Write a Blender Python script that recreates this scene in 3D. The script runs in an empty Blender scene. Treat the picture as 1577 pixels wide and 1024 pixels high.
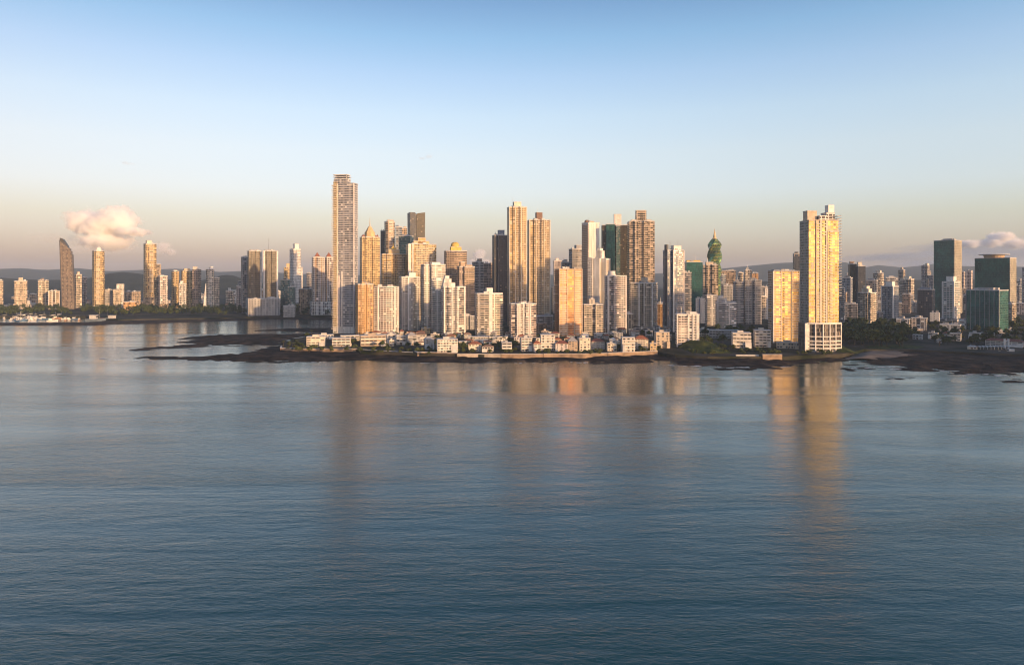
import bpy, bmesh, math, random
import numpy as np
from mathutils import Vector, Matrix
R = math.radians
random.seed(7)
SC = bpy.context.scene
COL = SC.collection

# ------------------------------------------------------------------ camera, sky, sun, exposure
F, CX, YH, HC = 1050.0, 788.5, 425.0, 95.0           # focal length and centre in photo pixels, horizon row, camera height
cam = bpy.data.cameras.new('camera'); camo = bpy.data.objects.new('camera', cam); COL.objects.link(camo)
cam.sensor_width = 36.0; cam.lens = 36.0 * F / 1577.0
cam.shift_y = -(512.0 - YH) / 1577.0
camo.location = (0, 0, HC); camo.rotation_euler = (R(90), 0, 0)
cam.clip_start = 1.0; cam.clip_end = 80000.0
SC.camera = camo

SUN_EL, SUN_AZ = 7.0, 136.0                          # azimuth clockwise from +Y: behind the camera, to the right
world = bpy.data.worlds.new('World'); SC.world = world; world.use_nodes = True
wn = world.node_tree; bg = wn.nodes['Background']
sky = wn.nodes.new('ShaderNodeTexSky'); sky.sky_type = 'NISHITA'; sky.sun_disc = False
sky.sun_elevation = R(SUN_EL); sky.sun_rotation = R(SUN_AZ)
sky.air_density = 1.0; sky.dust_density = 1.0; sky.ozone_density = 2.0
tc = wn.nodes.new('ShaderNodeTexCoord'); sp = wn.nodes.new('ShaderNodeSeparateXYZ')
rp = wn.nodes.new('ShaderNodeValToRGB'); mx = wn.nodes.new('ShaderNodeMix'); mx.data_type = 'RGBA'; mx.blend_type = 'MULTIPLY'; mx.inputs['Factor'].default_value = 1.0
mr = wn.nodes.new('ShaderNodeMapRange'); mr.inputs['From Min'].default_value = 0.0; mr.inputs['From Max'].default_value = 0.5
wn.links.new(tc.outputs['Generated'], sp.inputs[0]); wn.links.new(sp.outputs['Z'], mr.inputs['Value'])
wn.links.new(mr.outputs[0], rp.inputs[0])
SKY_TINT = [(0.0, (0.75, 0.61, 0.92)), (0.038, (0.75, 0.605, 0.90)), (0.086, (0.88, 0.68, 0.84)), (0.161, (1.098, 0.805, 0.782)), (0.236, (1.332, 0.962, 0.923)), (0.347, (1.56, 1.096, 0.96)), (0.454, (1.593, 1.175, 1.029)), (0.558, (1.416, 1.138, 1.068)), (0.657, (1.10, 1.05, 1.03)), (0.743, (0.87, 0.87, 0.91)), (1.0, (0.64, 0.73, 0.86))]
el = rp.color_ramp.elements
while len(el) > 1: el.remove(el[-1])
for i, (p, c) in enumerate(SKY_TINT):
    e = el[0] if i == 0 else el.new(p)
    e.position = p; e.color = (c[0], c[1], c[2], 1)
wn.links.new(sky.outputs[0], mx.inputs['A']); wn.links.new(rp.outputs[0], mx.inputs['B'])
# the air is a little clearer and bluer towards the right of the view
ma = wn.nodes.new('ShaderNodeMapRange'); ma.inputs['From Min'].default_value = -.6; ma.inputs['From Max'].default_value = .6; wn.links.new(sp.outputs['X'], ma.inputs['Value'])
mz = wn.nodes.new('ShaderNodeMix'); mz.data_type = 'RGBA'; mz.inputs['A'].default_value = (.86, .83, .85, 1); mz.inputs['B'].default_value = (1.13, 1.22, 1.30, 1); wn.links.new(ma.outputs[0], mz.inputs['Factor'])
my = wn.nodes.new('ShaderNodeMix'); my.data_type = 'RGBA'; my.blend_type = 'MULTIPLY'; my.inputs['Factor'].default_value = 1.0
wn.links.new(mx.outputs['Result'], my.inputs['A']); wn.links.new(mz.outputs['Result'], my.inputs['B'])
wn.links.new(my.outputs['Result'], bg.inputs[0]); bg.inputs[1].default_value = 0.15
sl = bpy.data.lights.new('sun', 'SUN'); so = bpy.data.objects.new('sun', sl); COL.objects.link(so)
sl.energy = 3.15; sl.angle = R(0.6); sl.color = (1.0, .61, .29)
so.rotation_euler = (R(90 - SUN_EL), 0, R(180 - SUN_AZ)); so.location = (400, -600, 500)
SC.view_settings.view_transform = 'Standard'; SC.view_settings.look = 'None'
SC.view_settings.exposure = 0.92; SC.view_settings.gamma = 1.0
SC.render.engine = 'CYCLES'
SC.cycles.use_denoising = True; SC.cycles.filter_width = 1.1
SC.cycles.volume_bounces = 14; SC.cycles.max_bounces = 16; SC.cycles.diffuse_bounces = 4; SC.cycles.glossy_bounces = 4
SC.cycles.sample_clamp_indirect = 6.0

# ------------------------------------------------------------------ helpers
GZ = 5.0                                              # level of the built-up land
def dist(y, z=GZ): return (HC - z) * F / (y - YH)     # how far off a ground point seen at photo row y lies
def wx(px, D): return (px - CX) * D / F
def wz(py, D): return HC + (YH - py) * D / F
def gp(px, py, z=0.0):
    D = dist(py, z); return (wx(px, D), D)

class MB:
    """collects vertices, faces, uvs and material slots; build() links them as one mesh object"""
    def __init__(s): s.v, s.f, s.uv, s.mi = [], [], [], []
    def face(s, pts, uv=None, mi=0):
        n = len(s.v); s.v += [tuple(p) for p in pts]; s.f.append(tuple(range(n, n + len(pts))))
        s.uv.append(uv or [(p[0], p[1]) for p in pts]); s.mi.append(mi)
    def prism(s, fp, z0, z1, side=0, top=1, bottom=False, close=True):
        n = len(fp)
        for i in range(n if close else n - 1):
            a, b = fp[i], fp[(i + 1) % n]; L = math.hypot(b[0] - a[0], b[1] - a[1])
            u0, u1 = -L / 2 + i * 97.0, L / 2 + i * 97.0
            s.face([(a[0], a[1], z0), (b[0], b[1], z0), (b[0], b[1], z1), (a[0], a[1], z1)], [(u0, z0), (u1, z0), (u1, z1), (u0, z1)], side)
        s.face([(p[0], p[1], z1) for p in fp], None, top)
        if bottom: s.face([(p[0], p[1], z0) for p in reversed(fp)], None, side)
    def box(s, x0, x1, y0, y1, z0, z1, mi=0, top=None):
        s.prism([(x0, y0), (x1, y0), (x1, y1), (x0, y1)], z0, z1, mi, mi if top is None else top, True)
    def tube(s, p, q, r0, r1, n=6, mi=0):
        p, q = Vector(p), Vector(q); d = (q - p).normalized()
        a = d.orthogonal().normalized(); b = d.cross(a)
        A = [p + (a * math.cos(t * 2 * math.pi / n) + b * math.sin(t * 2 * math.pi / n)) * r0 for t in range(n)]
        B = [q + (a * math.cos(t * 2 * math.pi / n) + b * math.sin(t * 2 * math.pi / n)) * r1 for t in range(n)]
        for i in range(n): s.face([A[i], A[(i + 1) % n], B[(i + 1) % n], B[i]], None, mi)
        s.face(list(reversed(A)), None, mi); s.face(B, None, mi)
    def dome(s, c, r, h, n=12, m=4, mi=0):
        for j in range(m):
            t0, t1 = j / m * math.pi / 2, (j + 1) / m * math.pi / 2
            for i in range(n):
                a0, a1 = i / n * 2 * math.pi, (i + 1) / n * 2 * math.pi
                P = lambda a, t: (c[0] + r * math.cos(t) * math.cos(a), c[1] + r * math.cos(t) * math.sin(a), c[2] + h * math.sin(t))
                q = [P(a0, t0), P(a1, t0), P(a1, t1), P(a0, t1)]
                if j == m - 1: q = q[:3]
                s.face(q, None, mi)
    def cone(s, c, r, h, n=8, mi=0, r1=0.0):
        A = [(c[0] + r * math.cos(2 * math.pi * (i + .5) / n), c[1] + r * math.sin(2 * math.pi * (i + .5) / n), c[2]) for i in range(n)]
        T = (c[0], c[1], c[2] + h)
        for i in range(n): s.face([A[i], A[(i + 1) % n], T], None, mi)
    def mesh(s, name, mats):
        me = bpy.data.meshes.new(name); me.from_pydata(s.v, [], s.f)
        ul = me.uv_layers.new(name='UVMap'); flat = [c for f in s.uv for p in f for c in p]
        ul.data.foreach_set('uv', flat)
        for m in (mats if isinstance(mats, (list, tuple)) else [mats]): me.materials.append(m)
        me.polygons.foreach_set('material_index', s.mi); me.update()
        return me
    def build(s, name, mats, parent=None, loc=None, label=None):
        return link(name, s.mesh(name, mats), parent, loc, label)

def link(name, me, parent=None, loc=None, label=None):
    o = bpy.data.objects.new(name, me); COL.objects.link(o)
    if parent: o.parent = parent
    if loc: o.location = loc
    if label: o['label'] = label
    return o
def thing(name, label, cat, loc=(0, 0, 0), rz=0.0, group=None):
    o = bpy.data.objects.new(name, None); COL.objects.link(o); o.empty_display_size = 2
    o.location = loc; o.rotation_euler = (0, 0, rz); o['label'] = label; o['category'] = cat
    if group: o['group'] = group
    return o
def tag(o, label, cat, group=None):
    o['label'] = label; o['category'] = cat
    if group: o['group'] = group
    return o
def struct(o, kind='structure'): o['kind'] = kind; return o
def dup(root, loc, rz=0.0, sc=None, label=None, group=None):
    r = root.copy(); COL.objects.link(r); r.location = loc; r.rotation_euler = (0, 0, rz)
    if sc: r.scale = (sc, sc, sc) if not isinstance(sc, tuple) else sc
    if label: r['label'] = label
    if group: r['group'] = group
    for ch in root.children:
        c = ch.copy(); COL.objects.link(c); c.parent = r
    return r

# ------------------------------------------------------------------ materials
def newmat(name):
    m = bpy.data.materials.new(name); m.use_nodes = True; nt = m.node_tree
    return m, nt, nt.nodes['Principled BSDF']
_plain = {}
def plain(col, rough=.8, var=.12, scale=.3, spec=.3, metal=0.0):
    """a flat paint or stone with uneven weathering"""
    k = (col, rough, var, scale, metal)
    if k in _plain: return _plain[k]
    m, nt, b = newmat('plain'); N = nt.nodes; L = nt.links
    t = N.new('ShaderNodeTexCoord'); n = N.new('ShaderNodeTexNoise'); n.inputs['Scale'].default_value = scale; n.inputs['Detail'].default_value = 5
    L.new(t.outputs['Object'], n.inputs['Vector'])
    r = N.new('ShaderNodeMapRange'); r.inputs['From Min'].default_value = .3; r.inputs['From Max'].default_value = .7
    r.inputs['To Min'].default_value = 1 - var * 1.6; r.inputs['To Max'].default_value = 1 + var
    L.new(n.outputs['Fac'], r.inputs['Value'])
    h = N.new('ShaderNodeMix'); h.data_type = 'RGBA'; h.blend_type = 'MULTIPLY'; h.inputs['Factor'].default_value = 1
    h.inputs['A'].default_value = (*col, 1); L.new(r.outputs[0], h.inputs['B']); L.new(h.outputs['Result'], b.inputs['Base Color'])
    b.inputs['Roughness'].default_value = rough; b.inputs['Specular IOR Level'].default_value = spec; b.inputs['Metallic'].default_value = metal
    _plain[k] = m; return m

def M(N, L, op, a, b=None, c=None):
    n = N.new('ShaderNodeMath'); n.operation = op
    for i, v in enumerate((a, b, c)):
        if v is None: continue
        if isinstance(v, (int, float)): n.inputs[i].default_value = v
        else: L.new(v, n.inputs[i])
    return n.outputs[0]
def MIX(N, L, f, a, b, blend='MIX'):
    n = N.new('ShaderNodeMix'); n.data_type = 'RGBA'; n.blend_type = blend
    for s, v in (('Factor', f), ('A', a), ('B', b)):
        if isinstance(v, (int, float)): n.inputs[s].default_value = v
        elif isinstance(v, tuple): n.inputs[s].default_value = (*v[:3], 1)
        else: L.new(v, n.inputs[s])
    return n.outputs['Result']

_fac = {}
def facade(wall, glass, fh=3.3, bw=3.6, fw=.62, hh=.55, P=0.0, q=0.0, metal=0.0, gr=.22, cur=.2, curcol=(.34, .27, .22), wob=.02, spec=.28, stain=.18, wr=.75, mull=0.0, lg=None):
    """wall with a storey-by-bay grid of windows, laid out in metres along each face; P, q: solid piers every P metres, q wide"""
    k = (wall, glass, fh, bw, fw, hh, P, q, metal, gr, cur, curcol, wob, stain, mull, lg)
    if k in _fac: return _fac[k]
    m, nt, b = newmat('facade'); N = nt.nodes; L = nt.links
    uv = N.new('ShaderNodeUVMap'); uv.uv_map = 'UVMap'
    s = N.new('ShaderNodeSeparateXYZ'); L.new(uv.outputs[0], s.inputs[0])
    cu = M(N, L, 'ADD', M(N, L, 'DIVIDE', s.outputs['X'], bw), 500.5); cv = M(N, L, 'DIVIDE', s.outputs['Y'], fh)
    fu = M(N, L, 'FRACT', cu); fv = M(N, L, 'FRACT', cv)
    wu = M(N, L, 'LESS_THAN', M(N, L, 'ABSOLUTE', M(N, L, 'SUBTRACT', fu, .5)), fw / 2)
    wv = M(N, L, 'LESS_THAN', M(N, L, 'ABSOLUTE', M(N, L, 'SUBTRACT', fv, .52)), hh / 2)
    w = M(N, L, 'MULTIPLY', wu, wv)
    if P > 0:
        fp = M(N, L, 'FRACT', M(N, L, 'ADD', M(N, L, 'DIVIDE', s.outputs['X'], P), 500.0))
        w = M(N, L, 'MULTIPLY', w, M(N, L, 'LESS_THAN', M(N, L, 'ABSOLUTE', M(N, L, 'SUBTRACT', fp, .5)), .5 - q / P / 2))
    if lg:  # loggia columns: shade of the recesses painted dark on the flat wall
        lp = M(N, L, 'FRACT', M(N, L, 'ADD', M(N, L, 'DIVIDE', s.outputs['X'], lg[0]), 500.5 + (lg[2] if len(lg) > 2 else 0)))
        inl = M(N, L, 'LESS_THAN', M(N, L, 'ABSOLUTE', M(N, L, 'SUBTRACT', lp, .5)), lg[1] / lg[0] / 2)
        w = M(N, L, 'MAXIMUM', w, M(N, L, 'MULTIPLY', inl, M(N, L, 'LESS_THAN', M(N, L, 'ABSOLUTE', M(N, L, 'SUBTRACT', fv, .56)), .37)))
    oi = N.new('ShaderNodeObjectInfo')
    cc = N.new('ShaderNodeCombineXYZ'); L.new(M(N, L, 'FLOOR', cu), cc.inputs[0]); L.new(M(N, L, 'FLOOR', cv), cc.inputs[1]); L.new(M(N, L, 'MULTIPLY', oi.outputs['Random'], 91.0), cc.inputs[2])
    wh = N.new('ShaderNodeTexWhiteNoise'); wh.noise_dimensions = '3D'; L.new(cc.outputs[0], wh.inputs['Vector'])
    w = M(N, L, 'MULTIPLY', w, M(N, L, 'GREATER_THAN', wh.outputs['Value'], .07))
    # weathering of the wall: soft stains plus streaks that run down the face
    tcn = N.new('ShaderNodeTexCoord'); no = N.new('ShaderNodeTexNoise'); no.inputs['Scale'].default_value = .05; no.inputs['Detail'].default_value = 6
    mp = N.new('ShaderNodeMapping'); mp.inputs['Scale'].default_value = (4, 4, .8); L.new(tcn.outputs['Object'], mp.inputs[0]); L.new(mp.outputs[0], no.inputs['Vector'])
    st = N.new('ShaderNodeMapRange'); st.inputs['From Min'].default_value = .3; st.inputs['From Max'].default_value = .7; st.inputs['To Min'].default_value = 1 - stain * 1.4; st.inputs['To Max'].default_value = 1 + stain * .5
    L.new(no.outputs['Fac'], st.inputs['Value'])
    wallc = MIX(N, L, 1.0, wall, st.outputs[0], 'MULTIPLY')
    dark = MIX(N, L, wh.outputs['Value'], tuple(c * .55 for c in glass), tuple(min(1, c * 1.35) for c in glass))
    n3 = N.new('ShaderNodeTexNoise'); n3.inputs['Scale'].default_value = .045; n3.inputs['Detail'].default_value = 3; L.new(tcn.outputs['Object'], n3.inputs['Vector'])
    g3 = N.new('ShaderNodeMapRange'); g3.inputs['From Min'].default_value = .35; g3.inputs['From Max'].default_value = .65; g3.inputs['To Min'].default_value = .5; g3.inputs['To Max'].default_value = 1.5; L.new(n3.outputs['Fac'], g3.inputs['Value'])  # broad patches of reflected light painted into the glass colour
    dark = MIX(N, L, 1.0, dark, g3.outputs[0], 'MULTIPLY')
    gl = MIX(N, L, M(N, L, 'MULTIPLY', M(N, L, 'GREATER_THAN', wh.outputs['Value'], 1 - cur), .75), dark, curcol)
    L.new(MIX(N, L, w, wallc, gl), b.inputs['Base Color'])
    rr = N.new('ShaderNodeMapRange'); rr.inputs['To Min'].default_value = wr; rr.inputs['To Max'].default_value = gr; L.new(w, rr.inputs['Value']); L.new(rr.outputs[0], b.inputs['Roughness'])
    sr = N.new('ShaderNodeMapRange'); sr.inputs['To Min'].default_value = .25; sr.inputs['To Max'].default_value = spec; L.new(w, sr.inputs['Value']); L.new(sr.outputs[0], b.inputs['Specular IOR Level'])
    if metal > 0:
        L.new(M(N, L, 'MULTIPLY', w, metal), b.inputs['Metallic'])
    # every pane hangs a little out of true
    ge = N.new('ShaderNodeNewGeometry'); vm = N.new('ShaderNodeVectorMath'); vm.operation = 'SUBTRACT'; L.new(wh.outputs['Color'], vm.inputs[0]); vm.inputs[1].default_value = (.5, .5, .5)
    vs = N.new('ShaderNodeVectorMath'); vs.operation = 'SCALE'; L.new(vm.outputs[0], vs.inputs[0]); L.new(M(N, L, 'MULTIPLY', w, wob * 2), vs.inputs['Scale'])
    va = N.new('ShaderNodeVectorMath'); va.operation = 'ADD'; L.new(ge.outputs['Normal'], va.inputs[0]); L.new(vs.outputs[0], va.inputs[1])
    vn = N.new('ShaderNodeVectorMath'); vn.operation = 'NORMALIZE'; L.new(va.outputs[0], vn.inputs[0]); L.new(vn.outputs[0], b.inputs['Normal'])
    _fac[k] = m; return m

WHITE, CREAM, PINKW = (.74, .70, .65), (.66, .58, .47), (.72, .62, .56)
BEIGE, OCHRE, TAN, GREY, BROWN = (.54, .44, .33), (.60, .44, .24), (.44, .33, .23), (.34, .33, .33), (.22, .14, .10)
DG = (.028, .026, .031)
S = {
 'white':      dict(wall=WHITE, glass=DG, bw=3.4, fw=.76, hh=.60, P=13.6, q=2.4, lg=(13.6, 4.6)),
 'whitegrid':  dict(wall=WHITE, glass=(.03, .02, .025), bw=4.6, fw=.70, hh=.64, P=9.2, q=1.2, lg=(13.8, 4.2)),
 'whiteband':  dict(wall=WHITE, glass=DG, bw=7.0, fw=.95, hh=.60, P=21.0, q=3.0),
 'whitefine':  dict(wall=WHITE, glass=(.03, .025, .025), bw=3.0, fw=.58, hh=.5, fh=3.0),
 'podiumhall': dict(wall=(.42, .40, .38), glass=(.06, .06, .06), bw=5.0, fw=.4, hh=.4),
 'blank':      dict(wall=WHITE, glass=(.10, .09, .09), bw=6.0, fw=.16, hh=.4),
 'cream':      dict(wall=CREAM, glass=(.025, .02, .018), bw=3.6, fw=.72, hh=.6, P=10.8, q=2.2, lg=(10.8, 3.8)),
 'pinkw':      dict(wall=PINKW, glass=(.03, .02, .022), bw=3.6, fw=.74, hh=.55, P=10.8, q=1.6, lg=(14.4, 4.6)),
 'ochre':      dict(wall=OCHRE, glass=(.04, .026, .014), bw=3.2, fw=.66, hh=.56, P=9.6, q=2.0, curcol=(.5, .4, .2), lg=(9.6, 2.8)),
 'orange':     dict(wall=(.60, .36, .16), glass=(.05, .024, .012), bw=3.4, fw=.68, hh=.52, P=6.8, q=1.3, lg=(13.6, 3.2)),
 'beige':      dict(wall=BEIGE, glass=(.025, .02, .017), bw=3.4, fw=.72, hh=.55, P=13.6, q=1.8, lg=(13.6, 5)),
 'beigemix':   dict(wall=BEIGE, glass=(.035, .028, .022), bw=5.1, fw=.78, hh=.64, P=15.3, q=2.2, cur=.35, lg=(15.3, 6)),
 'tan':        dict(wall=TAN, glass=(.05, .04, .035), bw=3.6, fw=.66, hh=.55, P=10.8, q=1.8, lg=(10.8, 4)),
 'brownband':  dict(wall=(.36, .29, .25), glass=(.03, .028, .03), bw=8, fw=.94, hh=.55, P=16, q=2),
 'greyband':   dict(wall=(.40, .38, .37), glass=(.03, .03, .035), bw=6, fw=.9, hh=.55, P=12, q=2.4),
 'grey':       dict(wall=GREY, glass=(.04, .045, .055), bw=3.4, fw=.66, hh=.55, P=13.6, q=2, lg=(13.6,4.5)),
 'greyfine':   dict(wall=(.38, .37, .36), glass=(.05, .055, .06), bw=3.0, fw=.55, hh=.5),
 'dark':       dict(wall=(.09, .095, .11), glass=(.03, .036, .046), bw=2.6, fw=.86, hh=.74, gr=.35, P=13, q=.8, cur=.04),
 'darkolive':  dict(wall=(.09, .075, .05), glass=(.03, .028, .022), bw=2.6, fw=.84, hh=.7, gr=.35, cur=.05),
 'blue':       dict(wall=(.34, .36, .38), glass=(.05, .07, .10), bw=2.8, fw=.84, hh=.66, metal=.3, P=11.2, q=1.0),
 'green':      dict(wall=(.035, .09, .083), glass=(.027, .11, .098), bw=1.8, fw=.86, hh=.80, fh=3.9, metal=.35, gr=.10, cur=.05, curcol=(.05, .14, .12), wob=.012),
 'greenslab':  dict(wall=(.065, .14, .128), glass=(.04, .14, .127), bw=2.0, fw=.8, hh=.75, fh=3.9, metal=.35, gr=.1, cur=.06, curcol=(.05, .15, .12)),
 'teal':       dict(wall=(.14, .20, .19), glass=(.05, .10, .10), bw=2.4, fw=.84, hh=.7, metal=.3),
 'point':      dict(wall=(.56, .53, .51), glass=(.15, .155, .18), bw=3.4, fw=.92, hh=.66, fh=3.5, metal=.3, gr=.3, P=10.2, q=.8, cur=.06, curcol=(.3, .27, .24), wob=.012),
 'pointedge':  dict(wall=(.62, .50, .34), glass=(.46, .32, .10), fh=3.5, bw=3.4, fw=.8, hh=.6, metal=.7, gr=.45, cur=.2, curcol=(.2, .14, .1)),  # gold glow of the reflecting edge put into the glass tint
 'flank':      dict(wall=(.40, .36, .29), glass=(.20, .19, .14), fh=3.9, bw=3, fw=.8, hh=.6, cur=.1, gr=.5),  # paleness of the sunlit side put into these facade colours
 'gold':       dict(wall=(.52, .40, .25), glass=(.42, .28, .085), bw=4.2, fw=.78, hh=.60, lg=(12.6, 3.4), metal=.8, gr=.42, cur=.30, curcol=(.07, .045, .035), wob=.035),  # reflected sunset gold painted into the glass tint
 'goldglow':  dict(wall=(.62, .52, .36), glass=(.22, .175, .06), bw=3.4, fw=.84, hh=.70, fh=3.4, metal=.75, gr=.42, lg=(20.4, 2.6), cur=.12, curcol=(.10, .06, .05), wob=.015),  # reflection of the sky glow painted in as gold glass
 'orangeglow':dict(wall=(.60, .42, .28), glass=(.30, .135, .045), bw=3.8, fw=.76, hh=.60, lg=(22.8, 5), metal=.75, gr=.42, cur=.3, curcol=(.12, .06, .04), wob=.03, P=11.4, q=1.2),  # orange reflection of the low sun painted into the glass tint
 'goldflats':  dict(wall=(.56, .46, .34), glass=(.27, .19, .085), bw=4.0, fw=.72, hh=.6, metal=.65, gr=.36, cur=.35, curcol=(.04, .03, .025), wob=.04, P=16, q=1.6, lg=(16, 4.5)),  # golden glints of the panes put into the glass tint
 'olivebrown': dict(wall=(.22, .19, .145), glass=(.05, .045, .035), bw=4.4, fw=.78, hh=.6, gr=.36, cur=.3, curcol=(.08, .06, .05), wob=.03, P=13.2, q=1.4, lg=(13.2, 4)),
}
_stm = {}
def style(s):
    if not isinstance(s, str): return s
    if s not in _stm: _stm[s] = facade(**S[s])
    return _stm[s]
ROOF = plain((.27, .25, .24), .9, .25, .15)
WPAINT = plain(WHITE, .7, .12, .2); CONC = plain((.40, .38, .36), .85, .2, .2); TERRA = plain((.30, .115, .065), .85, .25, .5)
DARKM = plain((.05, .05, .055), .5, .2, .3); STEEL = plain((.45, .45, .46), .4, .1, .3, metal=.6)
COLS = dict(white=WPAINT, cream=plain(CREAM), ochre=plain(OCHRE), beige=plain(BEIGE), tan=plain(TAN), grey=plain(GREY), brown=plain(BROWN), dark=DARKM,
            brick=plain((.26, .10, .07)), gold=plain((.62, .42, .10), .5, .15, .3), concrete=CONC, pink=plain(PINKW), terra=TERRA, orange=plain((.6, .36, .16)), steelblue=plain((.16, .2, .27), .5), lightgrey=plain((.55, .53, .51)))

# ------------------------------------------------------------------ SETTING: sea, land, rocks, hills
def water_mat():
    m, nt, b = newmat('sea_water'); N = nt.nodes; L = nt.links
    t = N.new('ShaderNodeTexCoord')
    def noise(sx, sy, rot, det, dist_=0.0, rough=.5):
        mp = N.new('ShaderNodeMapping'); mp.inputs['Scale'].default_value = (sx, sy, 1); mp.inputs['Rotation'].default_value = (0, 0, rot); L.new(t.outputs['Object'], mp.inputs[0])
        n = N.new('ShaderNodeTexNoise'); n.inputs['Scale'].default_value = 1; n.inputs['Detail'].default_value = det; n.inputs['Distortion'].default_value = dist_; n.inputs['Roughness'].default_value = rough
        L.new(mp.outputs[0], n.inputs['Vector']); return n.outputs['Fac']
    chop = noise(.30, .75, R(9), 6, .5, .62)
    swell = noise(.05, .16, R(-9), 3, .3)
    slick = noise(.0020, .013, R(-10), 4, 1.2)
    amp = N.new('ShaderNodeMapRange'); amp.inputs['From Min'].default_value = .35; amp.inputs['From Max'].default_value = .65; amp.inputs['To Min'].default_value = .40; amp.inputs['To Max'].default_value = 1.4
    L.new(slick, amp.inputs['Value'])
    h = M(N, L, 'MULTIPLY', amp.outputs[0], M(N, L, 'ADD', M(N, L, 'MULTIPLY', chop, .62), M(N, L, 'MULTIPLY', swell, 1.35)))
    bp = N.new('ShaderNodeBump'); bp.inputs['Strength'].default_value = 1.0; bp.inputs['Distance'].default_value = .30; L.new(h, bp.inputs['Height']); L.new(bp.outputs[0], b.inputs['Normal'])
    b.inputs['Base Color'].default_value = (.006, .050, .047, 1); b.inputs['Roughness'].default_value = .06; b.inputs['IOR'].default_value = 1.52
    return m
mb = MB(); mb.face([(-13000, -3000, 0), (13000, -3000, 0), (13000, 14000, 0), (-13000, 14000, 0)])
struct(mb.build('sea', water_mat()))

def vnoise(X, Y, s, seed=0):
    """smooth value noise on a lattice of s metres"""
    x, y = X / s, Y / s; xi, yi = np.floor(x).astype(np.int64), np.floor(y).astype(np.int64); fx, fy = x - xi, y - yi
    fx, fy = fx * fx * (3 - 2 * fx), fy * fy * (3 - 2 * fy)
    def h(a, b):
        n = (a * 374761393 + b * 668265263 + seed * 982451653) & 0x7fffffff
        n = ((n ^ (n >> 13)) * 1274126177) & 0x7fffffff
        return (n & 0xffff) / 65535.0
    return (h(xi, yi) * (1 - fx) + h(xi + 1, yi) * fx) * (1 - fy) + (h(xi, yi + 1) * (1 - fx) + h(xi + 1, yi + 1) * fx) * fy
def fbm(X, Y, s, o=4, seed=0):
    r = 0; a = 1.0; t = 0
    for i in range(o): r = r + a * vnoise(X, Y, s / 2 ** i, seed + i); t += a; a *= .5
    return r / t - .5
def sdpoly(X, Y, poly):
    """signed distance, positive inside"""
    d = np.full(X.shape, 1e12); ins = np.zeros(X.shape, bool); n = len(poly)
    for i in range(n):
        ax, ay = poly[i]; bx, by = poly[(i + 1) % n]; ex, ey = bx - ax, by - ay
        t = np.clip(((X - ax) * ex + (Y - ay) * ey) / (ex * ex + ey * ey + 1e-9), 0, 1)
        d = np.minimum(d, (X - ax - t * ex) ** 2 + (Y - ay - t * ey) ** 2)
        c = (ay > Y) != (by > Y); ins ^= c & (X < ex * (Y - ay) / (ey + 1e-12) + ax)
    return np.where(ins, 1, -1) * np.sqrt(d)

# land: the peninsula in front, the bay's far shore on the left, and everything behind
land_px = [(433, 537), (548, 538), (556, 541), (600, 542), (640, 544), (740, 546), (870, 546), (1012, 542), (1040, 546), (1090, 549), (1150, 549), (1205, 549), (1245, 547), (1297, 545), (1330, 538), (1400, 538), (1440, 540), (1500, 543), (1577, 545), (1700, 548)]
land = [gp(x, y, GZ) for x, y in land_px] + [(760, 600), (850, 520), (1250, 520), (1500, 760), (9000, 900), (9000, 11000), (-9500, 11000), (-9500, 1400)]
land += [gp(x, y, GZ) for x, y in [(-300, 487), (0, 486.5), (132, 486.5), (150, 490), (182, 492), (235, 491), (365, 489), (412, 486.5), (514, 487.5)]]
land += [(-270, 1420), (-262, 1300), (-268, 1200)] + [gp(x, y, GZ) for x, y in [(505, 508), (478, 516), (446, 525), (433, 531)]]
def ground_mat():
    m, nt, b = newmat('ground'); N = nt.nodes; L = nt.links
    t = N.new('ShaderNodeTexCoord'); n = N.new('ShaderNodeTexNoise'); n.inputs['Scale'].default_value = .02; n.inputs['Detail'].default_value = 8; L.new(t.outputs['Object'], n.inputs['Vector'])
    r = N.new('ShaderNodeValToRGB'); e = r.color_ramp.elements; e[0].position = .4; e[0].color = (.016, .022, .011, 1); e[1].position = .62; e[1].color = (.075, .066, .055, 1); L.new(n.outputs['Fac'], r.inputs[0]); L.new(r.outputs[0], b.inputs['Base Color']); b.inputs['Roughness'].default_value = .95; b.inputs['Specular IOR Level'].default_value = .08
    return m
bm = bmesh.new(); vs = [bm.verts.new((x, y, GZ)) for x, y in land]; f = bm.faces.new(vs); f.normal_update()
if f.normal.z < 0: f.normal_flip()
lo = [bm.verts.new((x, y, -2)) for x, y in land]
for i in range(len(vs)): bm.faces.new((lo[i], lo[(i + 1) % len(vs)], vs[(i + 1) % len(vs)], vs[i]))
bmesh.ops.triangulate(bm, faces=[f]); bmesh.ops.recalc_face_normals(bm, faces=bm.faces[:])
me = bpy.data.meshes.new('ground'); bm.to_mesh(me); bm.free(); me.materials.append(ground_mat()); struct(link('ground', me))

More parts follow.
